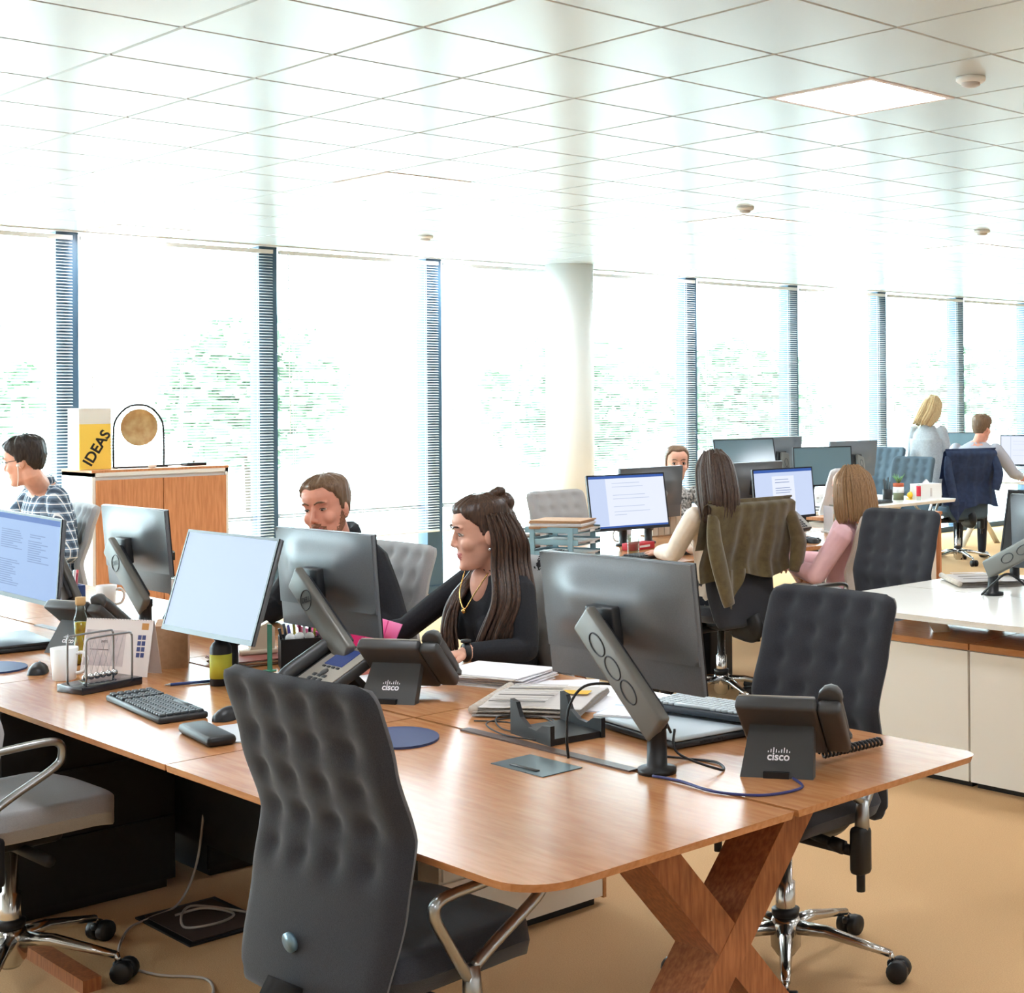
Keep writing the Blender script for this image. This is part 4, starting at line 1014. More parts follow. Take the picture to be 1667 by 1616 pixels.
# ------------------------------------------------------------------ people
class Body:
    def __init__(s): s.v=[]; s.f=[]; s.l=[]
    def put(s,vs,fs,lab):
        k=len(s.v); s.v+=[Vector(p) for p in vs]; s.f+=[tuple(i+k for i in f) for f in fs]; s.l+=[lab]*len(vs)
    def ell(s,c,r,lab,M=None,n=20):
        g=G().sph((0,0,0),r,n); A=(M or Matrix())@T(*c) if M else T(*c)
        s.put([A@Vector(p) for p in g.v],g.f,lab)
    def limb(s,pts,rad,lab,n=14,sq=1.0,sub=5):
        P=smooth_path(pts,sub); m=len(P); rr=[]
        for i in range(m):
            t=i/(m-1)*(len(rad)-1); k=min(int(t),len(rad)-2); q=t-k; rr.append(rad[k]*(1-q)+rad[k+1]*q)
        # round caps
        d0=(P[0]-P[1]).normalized(); d1=(P[-1]-P[-2]).normalized()
        pp=[P[0]+d0*rr[0]*.95,P[0]+d0*rr[0]*.7]+P+[P[-1]+d1*rr[-1]*.7,P[-1]+d1*rr[-1]*.95]
        r2=[rr[0]*.25,rr[0]*.7]+rr+[rr[-1]*.7,rr[-1]*.25]
        g=G().tube(pp,r2,n,sq=sq); s.put(g.v,g.f,lab)
    def loft(s,secs,lab,n=28):
        # secs: (center, lateral axis, depth axis, ra, rb)
        vs=[];fs=[]
        for (c,la,da,ra,rb) in secs:
            for k in range(n):
                w=2*PI*k/n; cw,sw=math.cos(w),math.sin(w)
                e=.85
                vs.append(Vector(c)+la*ra*math.copysign(abs(cw)**e,cw)+da*rb*math.copysign(abs(sw)**e,sw))
        m=len(secs)
        for i in range(m-1):
            for k in range(n): fs.append((i*n+k,i*n+(k+1)%n,(i+1)*n+(k+1)%n,(i+1)*n+k))
        fs.append(tuple(range(n-1,-1,-1))); fs.append(tuple((m-1)*n+k for k in range(n)))
        s.put(vs,fs,lab)
def remeshed(body,name,voxel,mats,parent,smooth=3):
    me=bpy.data.meshes.new(name); me.from_pydata([tuple(p) for p in body.v],[],body.f); me.update()
    o=bpy.data.objects.new(name,me); COL.objects.link(o)
    md=o.modifiers.new('r','REMESH'); md.mode='VOXEL'; md.voxel_size=voxel
    if smooth: ms=o.modifiers.new('s','SMOOTH'); ms.factor=.5; ms.iterations=smooth
    dg=bpy.context.evaluated_depsgraph_get(); nm=bpy.data.meshes.new_from_object(o.evaluated_get(dg))
    bpy.data.objects.remove(o,do_unlink=True); bpy.data.meshes.remove(me)
    labs=list(mats.keys()); kd=KDTree(len(body.v))
    for i,p in enumerate(body.v): kd.insert(p,i)
    kd.balance()
    nm.materials.clear()
    for l in labs: nm.materials.append(mats[l])
    idx=[labs.index(body.l[kd.find(p.center)[1]]) for p in nm.polygons]
    nm.polygons.foreach_set('material_index',idx); nm.polygons.foreach_set('use_smooth',[True]*len(nm.polygons)); nm.name=name
    o=bpy.data.objects.new(name,nm); COL.objects.link(o); o.parent=parent
    return o
def skin_mat(n,rgb): return mat(n,rgb,.5,spec=.35,rgb2=tuple(int(c*.96) for c in rgb),noise_scale=30)
SK1=skin_mat('skin_fair',(226,172,148)); SK2=skin_mat('skin_ruddy',(222,156,132)); LIP=mat('lip',(186,104,98),.4); BEARD=mat('beard_brown',(146,98,74),.8,rgb2=(120,78,58),noise_scale=200)
M_trou=mat('dark_trousers',(34,36,44),.9); M_blackknit=mat('black_knit',(30,31,36),.85,rgb2=(24,25,30),noise_scale=200,bump=.2); M_shoe=mat('dark_shoe',(28,26,26),.5)
EYEW=mat('eye_white',(196,184,176),.35); EYEI=mat('eye_iris',(44,34,28),.15)
HEADS=((-.119,.066,.034,.014),(-.112,.080,.012,.030),(-.098,.086,-.02,.043),(-.080,.083,-.045,.052),(-.062,.086,-.058,.057),(-.035,.085,-.074,.064),(-.008,.082,-.090,.069),
 (.012,.080,-.098,.071),(.034,.088,-.103,.073),(.058,.089,-.104,.075),(.080,.080,-.099,.072),(.096,.063,-.085,.062),(.108,.036,-.060,.044),(.115,.006,-.030,.018))
def head_build(B,M,sk='skin',beard=None,female=False,hw=1.0):
    E=lambda c,r,l=sk:B.ell(c,r,l,M,14)
    n=36; vs=[]; fs=[]; sec=[]
    H=[HEADS[0]]
    for i in range(len(HEADS)-1):
        for q in (.5,1.0): H.append(tuple(HEADS[i][k]*(1-q)+HEADS[i+1][k]*q for k in range(4)))
    for (z,fx,bx,w) in H:
        jw=.93 if (female and z<-.03) else 1.0
        c=(fx+bx)/2; a=(fx-bx)/2; e=2/2.25
        for k in range(n):
            t=2*PI*k/n; cw,sw=math.cos(t),math.sin(t)
            vs.append(M@Vector((c+a*math.copysign(abs(cw)**e,cw),w*jw*math.copysign(abs(sw)**e,sw),z)))
    m=len(H)
    for i in range(m-1):
        for k in range(n): fs.append((i*n+k,i*n+(k+1)%n,(i+1)*n+(k+1)%n,(i+1)*n+k))
    fs.append(tuple(range(n-1,-1,-1))); fs.append(tuple((m-1)*n+k for k in range(n)))
    B.put(vs,fs,sk)
    for s in (-1,1):
        E((.052,s*.040,-.024),(.030,.022,.026))          # cheek
        E((.074,s*.031,.0345),(.013,.022,.006))          # brow ridge
        E((.0655,s*.031,.0175),(.0125,.0165,.0085))      # upper lid
        E((-.010,s*.076,-.010),(.016,.008,.030))         # ear
        E((.0925,s*.0095,-.0285),(.0085,.0065,.0065))    # nostril wing
    k=.92 if female else 1.0
    B.limb([M@Vector((.081,0,.024)),M@Vector((.0915,0,.0)),M@Vector((.1015*(.985 if female else 1),0,-.0225))],[.0068*k,.0072*k,.0092*k],sk)
    E((.076,0,-.104),(.015,.019,.012),beard or sk)
    if beard:
        E((.048,0,-.090),(.043,.051,.031),beard)
        for s in (-1,1): B.limb([M@Vector((.0,s*.0645,-.025)),M@Vector((.012,s*.058,-.065)),M@Vector((.05,s*.036,-.098))],[.0105,.013,.016],beard)
        B.limb([M@Vector((.076,-.025,-.062)),M@Vector((.090,0,-.0455)),M@Vector((.076,.025,-.062))],[.006,.0068,.006],beard)
    E((.0825,0,-.0575),(.0085,.0205,.0052),'lip'); E((.0815,0,-.0675),(.0085,.0175,.0062),'lip')
def eyes(parent,M,brow,look=0.0,lids=None,open_=1.0,lash=None):
    for s in (-1,1):
        A=M@T(.0700,s*.0315,.0105)
        e=G().sph((0,0,0),(.0105,.0135,.0075*open_+.002),14,A).build('eye',EYEW,parent)
        G().sph((.0062,look,-.0008),(.0052,.0068,.0066*open_+.001),10,A).build('iris',EYEI,e)
        G().tube([A@Vector(p) for p in ((.004,-.014,.001),(.0105,-.006,.0066*open_+.0015),(.0105,.006,.0066*open_+.0015),(.004,.014,.0005))],.0017,5).build('lash_line',lash or EYEI,e)
        G().tube(smooth_path([M@Vector(p) for p in ((.0925,s*.012,.0335),(.0900,s*.028,.0405),(.0775,s*.048,.0365))],4),[.0028]*4+[.0038]*3+[.0018]*2,6).build('eyebrow',brow,parent)
def hand(B,w,d,up,side,sk='skin',curl=.35,scale=1.0):
    # w wrist, d direction of fingers, up = back-of-hand normal, side: +1 thumb toward d x up ... sign
    d=d.normalized(); up=(up-d*up.dot(d)).normalized(); la=d.cross(up)*side
    k=scale
    A=Matrix(((d.x,la.x,up.x,w.x),(d.y,la.y,up.y,w.y),(d.z,la.z,up.z,w.z),(0,0,0,1)))
    B.limb([A@Vector((-.01,0,0)),A@Vector((.03*k,0,0)),A@Vector((.07*k,0,0))],[.024*k,.030*k,.032*k],sk,sq=.5)
    for i,(y,l) in enumerate(((.027,.068),(.009,.078),(-.009,.073),(-.026,.056))):
        b=Vector((.078*k,y*k*1.05,0)); c1=b+Vector((l*.45*k,y*.15,-.010*curl*3*k)); c2=c1+Vector((l*.32*k,y*.1,-.022*curl*2*k)); c3=c2+Vector((l*.2*k,0,-.024*curl*2*k))
        B.limb([A@b,A@c1,A@c2,A@c3],[.0092*k,.0088*k,.008*k,.007*k],sk,n=10,sub=3)
    B.limb([A@Vector((.015*k,.026*k,-.006)),A@Vector((.045*k,.050*k,-.012)),A@Vector((.075*k,.056*k,-.018))],[.014*k,.0105*k,.009*k],sk,n=10,sub=3)
def person(label,loc,az,head,hp,sh,arms,mats,hip=None,chest=None,voxel=.0045,female=False,beard=None,standing=False,knees=None,cuff=True,thick=1.0,neck_open=False,seat_z=.52,hand_scale=1.0,hem=None,sleeve_r=(.054,.046,.036),tw=1.0,group='people in the office',vneck=False):
    e=thing('person',label,'person',(loc[0],loc[1],0),0,group)
    o=Vector((loc[0],loc[1],0)); V=lambda p:Vector(p)-o
    B=Body(); F=Vector((math.cos(az),math.sin(az),0)); Lf=Vector((-math.sin(az),math.cos(az),0))
    hd=V(head); HM=T(*hd)@RZ(hp[0])@RY(hp[1])@RX(hp[2])
    ls,rs=V(sh[0]),V(sh[1])
    head_build(B,HM,beard=beard,female=female)
    la=(ls-rs); hwid=la.length/2; la.normalize(); mid=(ls+rs)/2
    hipc=V(hip) if hip else Vector((0,0,seat_z))
    spine=(mid-hipc); upv=spine.normalized(); da=la.cross(upv).normalized()
    dap=Lf.cross(Vector((0,0,1))).normalized()
    nb=mid+Vector((0,0,.045))+upv*.01
    S=[]
    S.append((hipc-upv*.11,Lf,dap,.135*tw,.10*tw)); S.append((hipc-upv*.05,Lf,dap,.17*tw,.125*tw)); S.append((hipc+upv*.04,Lf,dap,.168*tw,.122*tw))
    for t,ra,rb in ((.34,.148,.108),(.55,.155,.112),(.74,.168,.116),(.9,.168,.105),(1.0,.15,.085),(1.09,.10,.066),(1.15,.058,.052)):
        if female and .5<t<.8: rb+=.012
        S.append((hipc.lerp(mid,t) if t<=1 else mid+upv*(t-1)*spine.length,la if t>.4 else (la*.5+Lf*.5).normalized(),da if t>.4 else (da*.5+dap*.5).normalized(),ra*thick*(hwid/.185 if t>.6 else 1),rb*thick))
    B.loft(S,'top')
    if female: 
        for s in (-1,1): B.ell((0,0,0),(.058,.062,.06),'top',Matrix.Translation(hipc.lerp(mid,.70)-da*-.0+da*(-.075 if da.dot(F)<0 else .075)+la*s*.07))
    # neck
    nk=HM@Vector((-.022,0,-.085)); 
    B.limb([mid+upv*.02,nk,HM@Vector((-.012,0,-.03))],[.060 if not female else .05,.054 if not female else .045,.05],'skin')
    # arms
    for s,(elb,wr,hdir) in zip((1,-1),arms):
        sp=ls if s>0 else rs; el=V(elb); w=V(wr)
        B.limb([sp+la*s*-.01,sp.lerp(el,.5)+Vector((0,0,0)),el],[sleeve_r[0],sleeve_r[0]*.95,sleeve_r[1]],'top')
        B.limb([el,el.lerp(w,.55),w],[sleeve_r[1],sleeve_r[1]*.92,sleeve_r[2]],'top')
        dv=(w-el).normalized(); hd_=Vector(hdir) if hdir else dv
        B.limb([w,w+dv*.02],[.026*hand_scale,.025*hand_scale],'skin')
        hand(B,w+dv*.025,hd_,Vector((0,0,1)),-s,scale=hand_scale)
    # legs
    for s in (-1,1):
        hj=hipc+Lf*s*.09-Vector((0,0,.02))
        if standing:
            kn=hj+F*.02+Vector((0,0,-.40)); an=Vector((hj.x,hj.y,.09))
        else:
            kn=V(knees[0 if s>0 else 1]) if knees else hj+F*.40+Lf*s*.03+Vector((0,0,.03)); an=Vector((kn.x,kn.y,.09))-F*.03
        B.limb([hj,hj.lerp(kn,.5),kn],[.088,.078,.06],'legs'); B.limb([kn,kn.lerp(an,.4),an],[.06,.054,.04],'legs')
        B.limb([an+Vector((0,0,-.04)),an+F*.07+Vector((0,0,-.05)),an+F*.17+Vector((0,0,-.06))],[.038,.036,.03],'shoe')
    o_=remeshed(B,'body',voxel,mats,e)
    return e,HM,B
def MT(top,skin=SK1,legs=M_trou,beard=BEARD): return {'skin':skin,'top':top,'legs':legs,'lip':LIP,'shoe':M_shoe,'beard':beard}
def hair_cap(parent,HM,m,parts,voxel=.0055,noise_a=.004,name='hair'):
    B=Body()
    for c,r in parts: B.ell(c,r,'h',HM)
    o=remeshed(B,name,voxel,{'h':m},parent,2)
    for v in o.data.vertices:
        n=noise.noise(Vector((v.co.x*60,v.co.y*60,v.co.z*18)))*noise_a; v.co+=v.normal*n
    return o
def hair_shell(parent,HM,m,thick=.012,front=.076,temple=.048,burn=-.02,nape=-.065,top=1.0,wave=.003,name='hair',seed=0,part=0.0,female=False):
    # offset surface of the skull above a hairline, tucked into the skin below it
    def sec(z):
        z=max(min(z,HEADS[-1][0]),HEADS[0][0])
        for k in range(len(HEADS)-1):
            if z<=HEADS[k+1][0]:
                q=(z-HEADS[k][0])/(HEADS[k+1][0]-HEADS[k][0]); return [HEADS[k][j]*(1-q)+HEADS[k+1][j]*q for j in range(4)]
        return list(HEADS[-1])
    nz,n=46,96; z0=min(nape,-.07)-.02; vs=[]; fs=[]
    C=Vector((-.006,0,.01)); e=2/2.25
    key=((0,front),(28,front+.004),(48,temple),(64,(temple+burn)/2+.01),(78,burn),(92,burn+.004),(102,.0),(116,nape*.55),(135,nape),(180,nape))
    def line(a):
        for k in range(len(key)-1):
            if a<=key[k+1][0]:
                q=(a-key[k][0])/(key[k+1][0]-key[k][0]); q=q*q*(3-2*q); return key[k][1]*(1-q)+key[k+1][1]*q
        return nape
    for i in range(nz+1):
        z=z0+(HEADS[-1][0]-z0)*(1-(1-i/nz)**1.5)
        _,fx,bx,w=sec(z); c=(fx+bx)/2; a=(fx-bx)/2
        for k in range(n):
            t=2*PI*k/n; cw,sw=math.cos(t),math.sin(t)
            p=Vector((c+a*math.copysign(abs(cw)**e,cw),w*math.copysign(abs(sw)**e,sw),z))
            ang=abs(math.degrees(math.atan2(p.y,p.x+.01)))
            hl=line(ang); q=max(0,min(1,(z-hl)/.014)); q=q*q*(3-2*q)
            d=(p-C); d.normalize()
            st=noise.noise(Vector((t*16+seed,z*14,seed)))*wave*2+noise.noise(Vector((t*40,z*20,seed+3)))*wave
            if i==nz: st=0
            off=-.007+(thick*(1+.6*max(0,z-.05)/.07*top)+.007+st)*q
            vs.append(HM@(p+d*off))
    for i in range(nz):
        for k in range(n): fs.append((i*n+k,i*n+(k+1)%n,(i+1)*n+(k+1)%n,(i+1)*n+k))
    fs.append(tuple(nz*n+k for k in range(n)))
    g=G(); g.add(vs,fs,smooth=True); return g.build(name,m,parent)
def strands(parent,m,paths,n,spread,r=.006,name='hair_strands',seed=1,seg=5):
    rnd=random.Random(seed); g=G()
    for q in range(n):
        w=rnd.random(); k=min(int(w*(len(paths)-1)),len(paths)-2); t=w*(len(paths)-1)-k
        A,Bp=paths[k],paths[k+1]; pts=[]
        j=Vector((rnd.gauss(0,1),rnd.gauss(0,1),rnd.gauss(0,.6)))
        for i,(a,b) in enumerate(zip(A,Bp)):
            f=i/(len(A)-1)
            pts.append(Vector(a).lerp(Vector(b),t)+j*spread*(.35+.65*f)+Vector((0,0,rnd.gauss(0,.004))))
        pts=smooth_path(pts,seg); L=len(pts)
        g.tube(pts,[r*(.55+.6*math.sin(min(1,(i/L)*1.3)*PI*.75)) * (1 if i<L*.8 else max(.15,(L-i)/(L*.2))) for i in range(L)],5,caps=False)
    return g.build(name,m,parent)
def hair_mat(n,a,b): return mat(n,a,.42,spec=.4,rgb2=b,noise_scale=18,stretch=(14,14,1.2))
H_dark=hair_mat('hair_dark_brown',(48,36,30),(86,62,48)); H_brown=hair_mat('hair_mid_brown',(96,74,56),(128,100,76)); H_blonde=hair_mat('hair_blonde',(210,184,140),(176,146,104)); H_light=hair_mat('hair_light_brown',(132,100,70),(164,128,92)); H_black=hair_mat('hair_near_black',(30,26,26),(56,48,44)); H_chest=hair_mat('hair_chestnut',(58,44,38),(88,70,60))

# --- dark-haired woman in a black top
e,HM,_=person('dark-haired woman in a black top with long hair seated at the foreground desk',(3.16,4.24),R(176),(3.07,4.17,1.15),(R(157),R(9),R(-2)),((3.13,4.02,.965),(3.15,4.36,.965)),
  (((3.09,3.95,.775),(2.90,3.995,.785),(-1,.25,-.12)),((2.99,4.50,.80),(2.84,4.60,.775),(-.95,.3,-.1))),MT(M_blackknit,SK1),hip=(3.22,4.22,.54),female=True,voxel=.0042,thick=.92,sleeve_r=(.048,.041,.031),hand_scale=.9)
eyes(e,HM,H_dark,look=-.001,open_=.7,lash=EYEI)
LH=lambda x,y,z:HM@Vector((x,y,z))
hair_shell(e,HM,H_dark,.0085,.074,.054,-.012,-.105,1.6,.0025,seed=1)
hair_cap(e,HM,H_dark,[((-.06,0,.105),(.040,.040,.028)),((-.075,.012,.128),(.028,.028,.018)),((-.10,0,.085),(.032,.04,.034)),((-.095,0,.0),(.036,.07,.08))],.005,.005,name='hair_knot')
o=Vector((3.16,4.24,0)); W=lambda x,y,z:Vector((x,y,z))-o
sp=[]
lsid=[[LH(-.01,.083,.06),LH(-.02,.094,-.02),LH(-.01,.092,-.11),W(3.03,4.03,.93),W(2.995,4.05,.82),W(2.99,4.07,.75)],
      [LH(-.05,.085,.06),LH(-.06,.098,-.02),LH(-.05,.098,-.11),W(3.06,4.0,.93),W(3.02,4.02,.82),W(3.01,4.04,.74)],
      [LH(-.09,.06,.05),LH(-.12,.07,-.04),LH(-.11,.07,-.12),W(3.12,3.99,.94),W(3.07,3.99,.83),W(3.05,4.01,.76)],
      [LH(-.115,0,.04),LH(-.14,0,-.05),LH(-.13,0,-.13),W(3.21,4.08,.95),W(3.22,4.08,.86),W(3.22,4.08,.80)],
      [LH(-.09,-.06,.05),LH(-.12,-.07,-.04),LH(-.11,-.07,-.12),W(3.2,4.22,.95),W(3.2,4.24,.86),W(3.2,4.24,.80)]]
strands(e,H_dark,lsid,190,.012,.007,seed=3)
rsid=[[LH(-.01,-.080,.05),LH(-.01,-.090,-.03),LH(.0,-.082,-.12),W(3.02,4.24,.92),W(2.985,4.23,.83),W(2.98,4.21,.76)],
      [LH(-.05,-.082,.05),LH(-.05,-.094,-.03),LH(-.04,-.09,-.12),W(3.05,4.28,.93),W(3.0,4.26,.84),W(2.99,4.24,.75)]]
strands(e,H_dark,rsid,80,.012,.007,seed=4)
# skin of the open neckline, necklace, watch, earring
B=Body(); B.ell((0,0,0),(.042,.045,.078),'skin',Matrix.Translation(W(3.086,4.178,.955))@RY(R(-14))); remeshed(B,'neckline_skin',.004,{'skin':SK1},e,2)
M_gold=mat('gold',(212,170,96),.25,metal=1.0)
G().tube(smooth_path([W(3.05,4.10,1.02),W(3.005,4.12,.95),W(2.995,4.16,.90),W(3.005,4.2,.95),W(3.05,4.23,1.02)],5),.0022,6).build('necklace',M_gold,e)
G().sph(W(2.993,4.16,.893),.009,10).build('pendant',M_gold,e)
G().sph(LH(-.004,.086,-.048),.006,10).build('earring',M_chrome,e)
w=W(2.885,4.0,.786); G().lathe([(.029,-.009),(.031,0),(.029,.009)],20,T(*w)@RZ(R(166))@RY(PI/2)).build('watch_strap',M_black,e); G().lathe([(.017,.0),(.017,.008),(.0,.009)],18,T(w.x,w.y,w.z+.033)).build('watch_face',M_black,e)

# --- bearded man in a black sweater
e,HM,_=person('bearded man in a black sweater leaning toward his screen at the foreground desk',(3.2,5.10),R(184),(2.98,5.0,1.20),(R(208),R(9),R(6)),((3.12,4.91,1.0),(3.10,5.31,.985)),
  (((3.14,4.80,.775),(2.93,4.86,.775),(-1,.1,-.1)),((3.0,5.42,.79),(2.82,5.30,.775),(-1,-.3,-.1))),MT(M_blackknit,SK2),hip=(3.22,5.1,.55),voxel=.0042,beard='beard',thick=1.1,sleeve_r=(.066,.055,.042))
eyes(e,HM,H_brown,open_=.45)
hair_shell(e,HM,H_brown,.009,.080,.062,-.018,-.06,1.0,.003,seed=2)
def collar(e,c,m,ra,rb,r,up=.0,n=22):
    ring=[Vector(c)+Vector((ra*math.cos(w),rb*math.sin(w),up*math.cos(w))) for w in [2*PI*k/n for k in range(n)]]
    G().tube(ring,r,8,closed=True,sq=1.9).build('collar',m,e)
collar(e,(3.075-3.2,5.08-5.10,1.075),M_blackknit,.068,.072,.02,.025)

# --- man in a plaid shirt
def plaid():
    m=bpy.data.materials.new('plaid_shirt'); m.use_nodes=True; nt=m.node_tree; b=nt.nodes['Principled BSDF']; b.inputs['Roughness'].default_value=.9
    tc=nt.nodes.new('ShaderNodeTexCoord'); sx=nt.nodes.new('ShaderNodeSeparateXYZ'); nt.links.new(tc.outputs['Object'],sx.inputs[0])
    def band(src,freq,th,off=0.0):
        a=nt.nodes.new('ShaderNodeMath'); a.operation='MULTIPLY_ADD'; a.inputs[1].default_value=freq; a.inputs[2].default_value=off; nt.links.new(src,a.inputs[0])
        f=nt.nodes.new('ShaderNodeMath'); f.operation='FRACT'; nt.links.new(a.outputs[0],f.inputs[0])
        l=nt.nodes.new('ShaderNodeMath'); l.operation='LESS_THAN'; l.inputs[1].default_value=th; nt.links.new(f.outputs[0],l.inputs[0]); return l.outputs[0]
    su=nt.nodes.new('ShaderNodeMath'); su.operation='ADD'; nt.links.new(sx.outputs[0],su.inputs[0]); nt.links.new(sx.outputs[1],su.inputs[1])
    col=None
    def mix(c,fac,rgb,amt):
        q=nt.nodes.new('ShaderNodeMath'); q.operation='MULTIPLY'; q.inputs[1].default_value=amt; nt.links.new(fac,q.inputs[0])
        x=nt.nodes.new('ShaderNodeMix'); x.data_type='RGBA'; nt.links.new(q.outputs[0],x.inputs['Factor'])
        if c is None: x.inputs['A'].default_value=(*lin((120,142,164)),1)
        else: nt.links.new(c,x.inputs['A'])
        x.inputs['B'].default_value=(*lin(rgb),1); return x.outputs['Result']
    col=mix(None,band(sx.outputs[2],22,.42),(40,54,72),.65); col=mix(col,band(su.outputs[0],22,.42),(40,54,72),.65)
    col=mix(col,band(sx.outputs[2],22,.12,.3),(236,240,242),.85); col=mix(col,band(su.outputs[0],22,.12,.3),(236,240,242),.85)
    nt.links.new(col,b.inputs['Base Color']); MATS['plaid_shirt']=m; return m
M_plaid=plaid()
e,HM,_=person('man in a plaid shirt with white earphones at the left picture edge',(3.22,8.16),R(170),(3.06,8.06,1.30),(R(140),R(12),0),((3.19,7.97,1.11),(3.22,8.36,1.11)),
  (((3.2,7.86,.83),(2.95,8.0,.79),None),((3.05,8.44,.84),(2.85,8.3,.79),None)),MT(M_plaid,SK1),hip=(3.28,8.16,.56),voxel=.0055,thick=1.05,sleeve_r=(.06,.052,.042))
eyes(e,HM,H_black,open_=.6)
hair_shell(e,HM,H_black,.013,.074,.054,-.015,-.06,1.4,.005,seed=3)
gl=G(); 
for s in (-1,1):
    gl.tube([HM@Vector((.098,s*.034+.02*math.cos(w),.010+.016*math.sin(w))) for w in [2*PI*k/16 for k in range(16)]],.0016,5,closed=True); gl.tube([HM@Vector((.096,s*.054,.014)),HM@Vector((.0,s*.083,.010))],.0016,5)
gl.build('glasses',M_black,e)
G().tube(smooth_path([HM@Vector((.006,.088,-.022)),HM@Vector((.02,.085,-.09)),HM@Vector((.05,.07,-.17)),HM@Vector((.06,.03,-.25))],5),.0022,5).build('earphone_cord',M_white,e); G().sph(HM@Vector((.004,.088,-.016)),.008,8).build('earphone',M_white,e)
collar(e,(3.165-3.22,8.14-8.16,1.185),M_plaid,.062,.066,.015,.01)

# --- woman in cream, seen from behind
M_creamsh=mat('cream_blouse',(232,218,202),.8,rgb2=(222,206,190),noise_scale=20)
e,HM,_=person('woman in a cream blouse with long brown hair, seen from behind',(5.66,5.56),R(92),(5.49,5.46,1.20),(R(72),R(14),R(0)),((5.40,5.52,.99),(5.75,5.50,1.0)),
  (((5.40,5.66,.80),(5.52,5.90,.775),(.2,1,-.1)),((5.84,5.68,.80),(5.78,5.92,.775),(-.3,1,-.1))),MT(M_creamsh,SK1),hip=(5.66,5.58,.54),female=True,voxel=.0055,thick=.95,sleeve_r=(.056,.05,.036),hand_scale=.92)
hair_cap(e,HM,H_chest,[((-.022,0,.034),(.102,.088,.094)),((-.055,0,-.02),(.075,.088,.10)),((-.06,0,-.10),(.07,.09,.09)),((-.03,.06,-.06),(.06,.03,.1)),((-.03,-.06,-.06),(.06,.03,.1))],.006,.005)
LH=lambda x,y,z:HM@Vector((x,y,z))
rows=[]
for a in (-100,-70,-35,0,35,70,100):
    c,s_=math.cos(R(180+a)),math.sin(R(180+a))
    rows.append([LH(-.02+.05*c,.05*s_,.118),LH(-.02+.10*c,.088*s_,.05),LH(-.02+.115*c,.098*s_,-.05),LH(-.02+.11*c,.098*s_,-.15),LH(-.01+.08*c,.09*s_,-.235)])
strands(e,H_chest,rows,170,.006,.007,seed=5)

# --- woman facing the camera behind the mail monitor
M_pattern=mat('black_white_print',(30,30,32),.8,rgb2=(214,210,206),noise_scale=70)
e,HM,_=person('woman in a black and white print top facing the camera behind the mail monitor',(7.12,7.5),R(240),(7.05,7.36,1.155),(R(236),R(4),0),((7.20,7.33,.955),(6.92,7.52,.955)),
  (((7.22,7.2,.80),(7.05,7.05,.78),None),((6.88,7.36,.80),(6.9,7.1,.78),None)),MT(M_pattern,SK1),hip=(7.14,7.54,.53),female=True,voxel=.006,thick=.92,sleeve_r=(.048,.042,.034))
eyes(e,HM,H_brown)
hair_shell(e,HM,H_brown,.009,.082,.062,-.03,-.10,.6,.001,seed=4); hair_cap(e,HM,H_brown,[((-.11,0,.02),(.035,.035,.035))],.006,.002,name='hair_bun')

# --- woman in pink
M_pinksh=mat('pink_blouse',(240,196,200),.8,rgb2=(232,184,190),noise_scale=14)
e,HM,_=person('woman in a pink blouse with a straight brown bob, seen from behind',(6.18,5.21),R(128),(6.129,5.078,1.106),(R(104),R(6),0),((5.974,5.006,0.884),(6.273,5.222,0.894)),
  (((5.912,5.129,0.673),(6.005,5.377,0.694),(.3,.8,-.1)),((6.304,5.356,0.694),(6.201,5.583,0.709),None)),MT(M_pinksh,SK1),hip=(6.211,5.181,0.488),female=True,voxel=.0055,thick=.92,sleeve_r=(.058,.052,.036),hand_scale=.92)
hair_cap(e,HM,H_light,[((-.022,0,.034),(.104,.090,.094)),((-.045,0,-.02),(.085,.092,.10)),((-.045,0,-.09),(.085,.095,.07)),((-.0,.075,-.05),(.06,.022,.085)),((-.0,-.075,-.05),(.06,.022,.085))],.006,.004)
LH=lambda x,y,z:HM@Vector((x,y,z)); rows=[]
for a in (-125,-90,-55,-20,20,55,90,125):
    c,s_=math.cos(R(180+a)),math.sin(R(180+a))
    rows.append([LH(-.015+.04*c,.04*s_,.125),LH(-.015+.105*c,.092*s_,.06),LH(-.015+.12*c,.105*s_,-.04),LH(-.015+.12*c,.106*s_,-.12),LH(-.01+.105*c,.098*s_,-.165)])
strands(e,H_light,rows,210,.004,.0065,seed=6)

# --- standing blonde woman, far
M_greyknit=mat('grey_cardigan',(172,176,180),.9,rgb2=(160,164,168),noise_scale=60)
e,HM,_=person('blonde woman in a long grey cardigan standing by the far windows',(12.1,8.98),R(5),(12.14,8.97,1.475),(R(-12),R(16),0),((12.03,9.14,1.255),(12.12,8.84,1.255)),
  (((12.05,9.17,1.0),(12.22,9.10,.90),None),((12.17,8.82,1.0),(12.3,8.92,.96),None)),MT(M_greyknit,SK1),hip=(12.05,8.99,.86),female=True,standing=True,voxel=.008,thick=1.0,sleeve_r=(.056,.05,.04))
B=Body(); F=Vector((0,0,0)); 
hipw=Vector((-.05,.01,0)); la=Vector((-.09,.99,0)).normalized(); da=Vector((.99,.09,0))
B.loft([(hipw+Vector((0,0,z)),la,da,ra,rb) for z,ra,rb in ((.62,.20,.165),(.75,.19,.155),(.9,.175,.14),(1.05,.165,.13),(1.18,.17,.125))],'c'); remeshed(B,'cardigan_skirt',.01,{'c':M_greyknit},e,3)
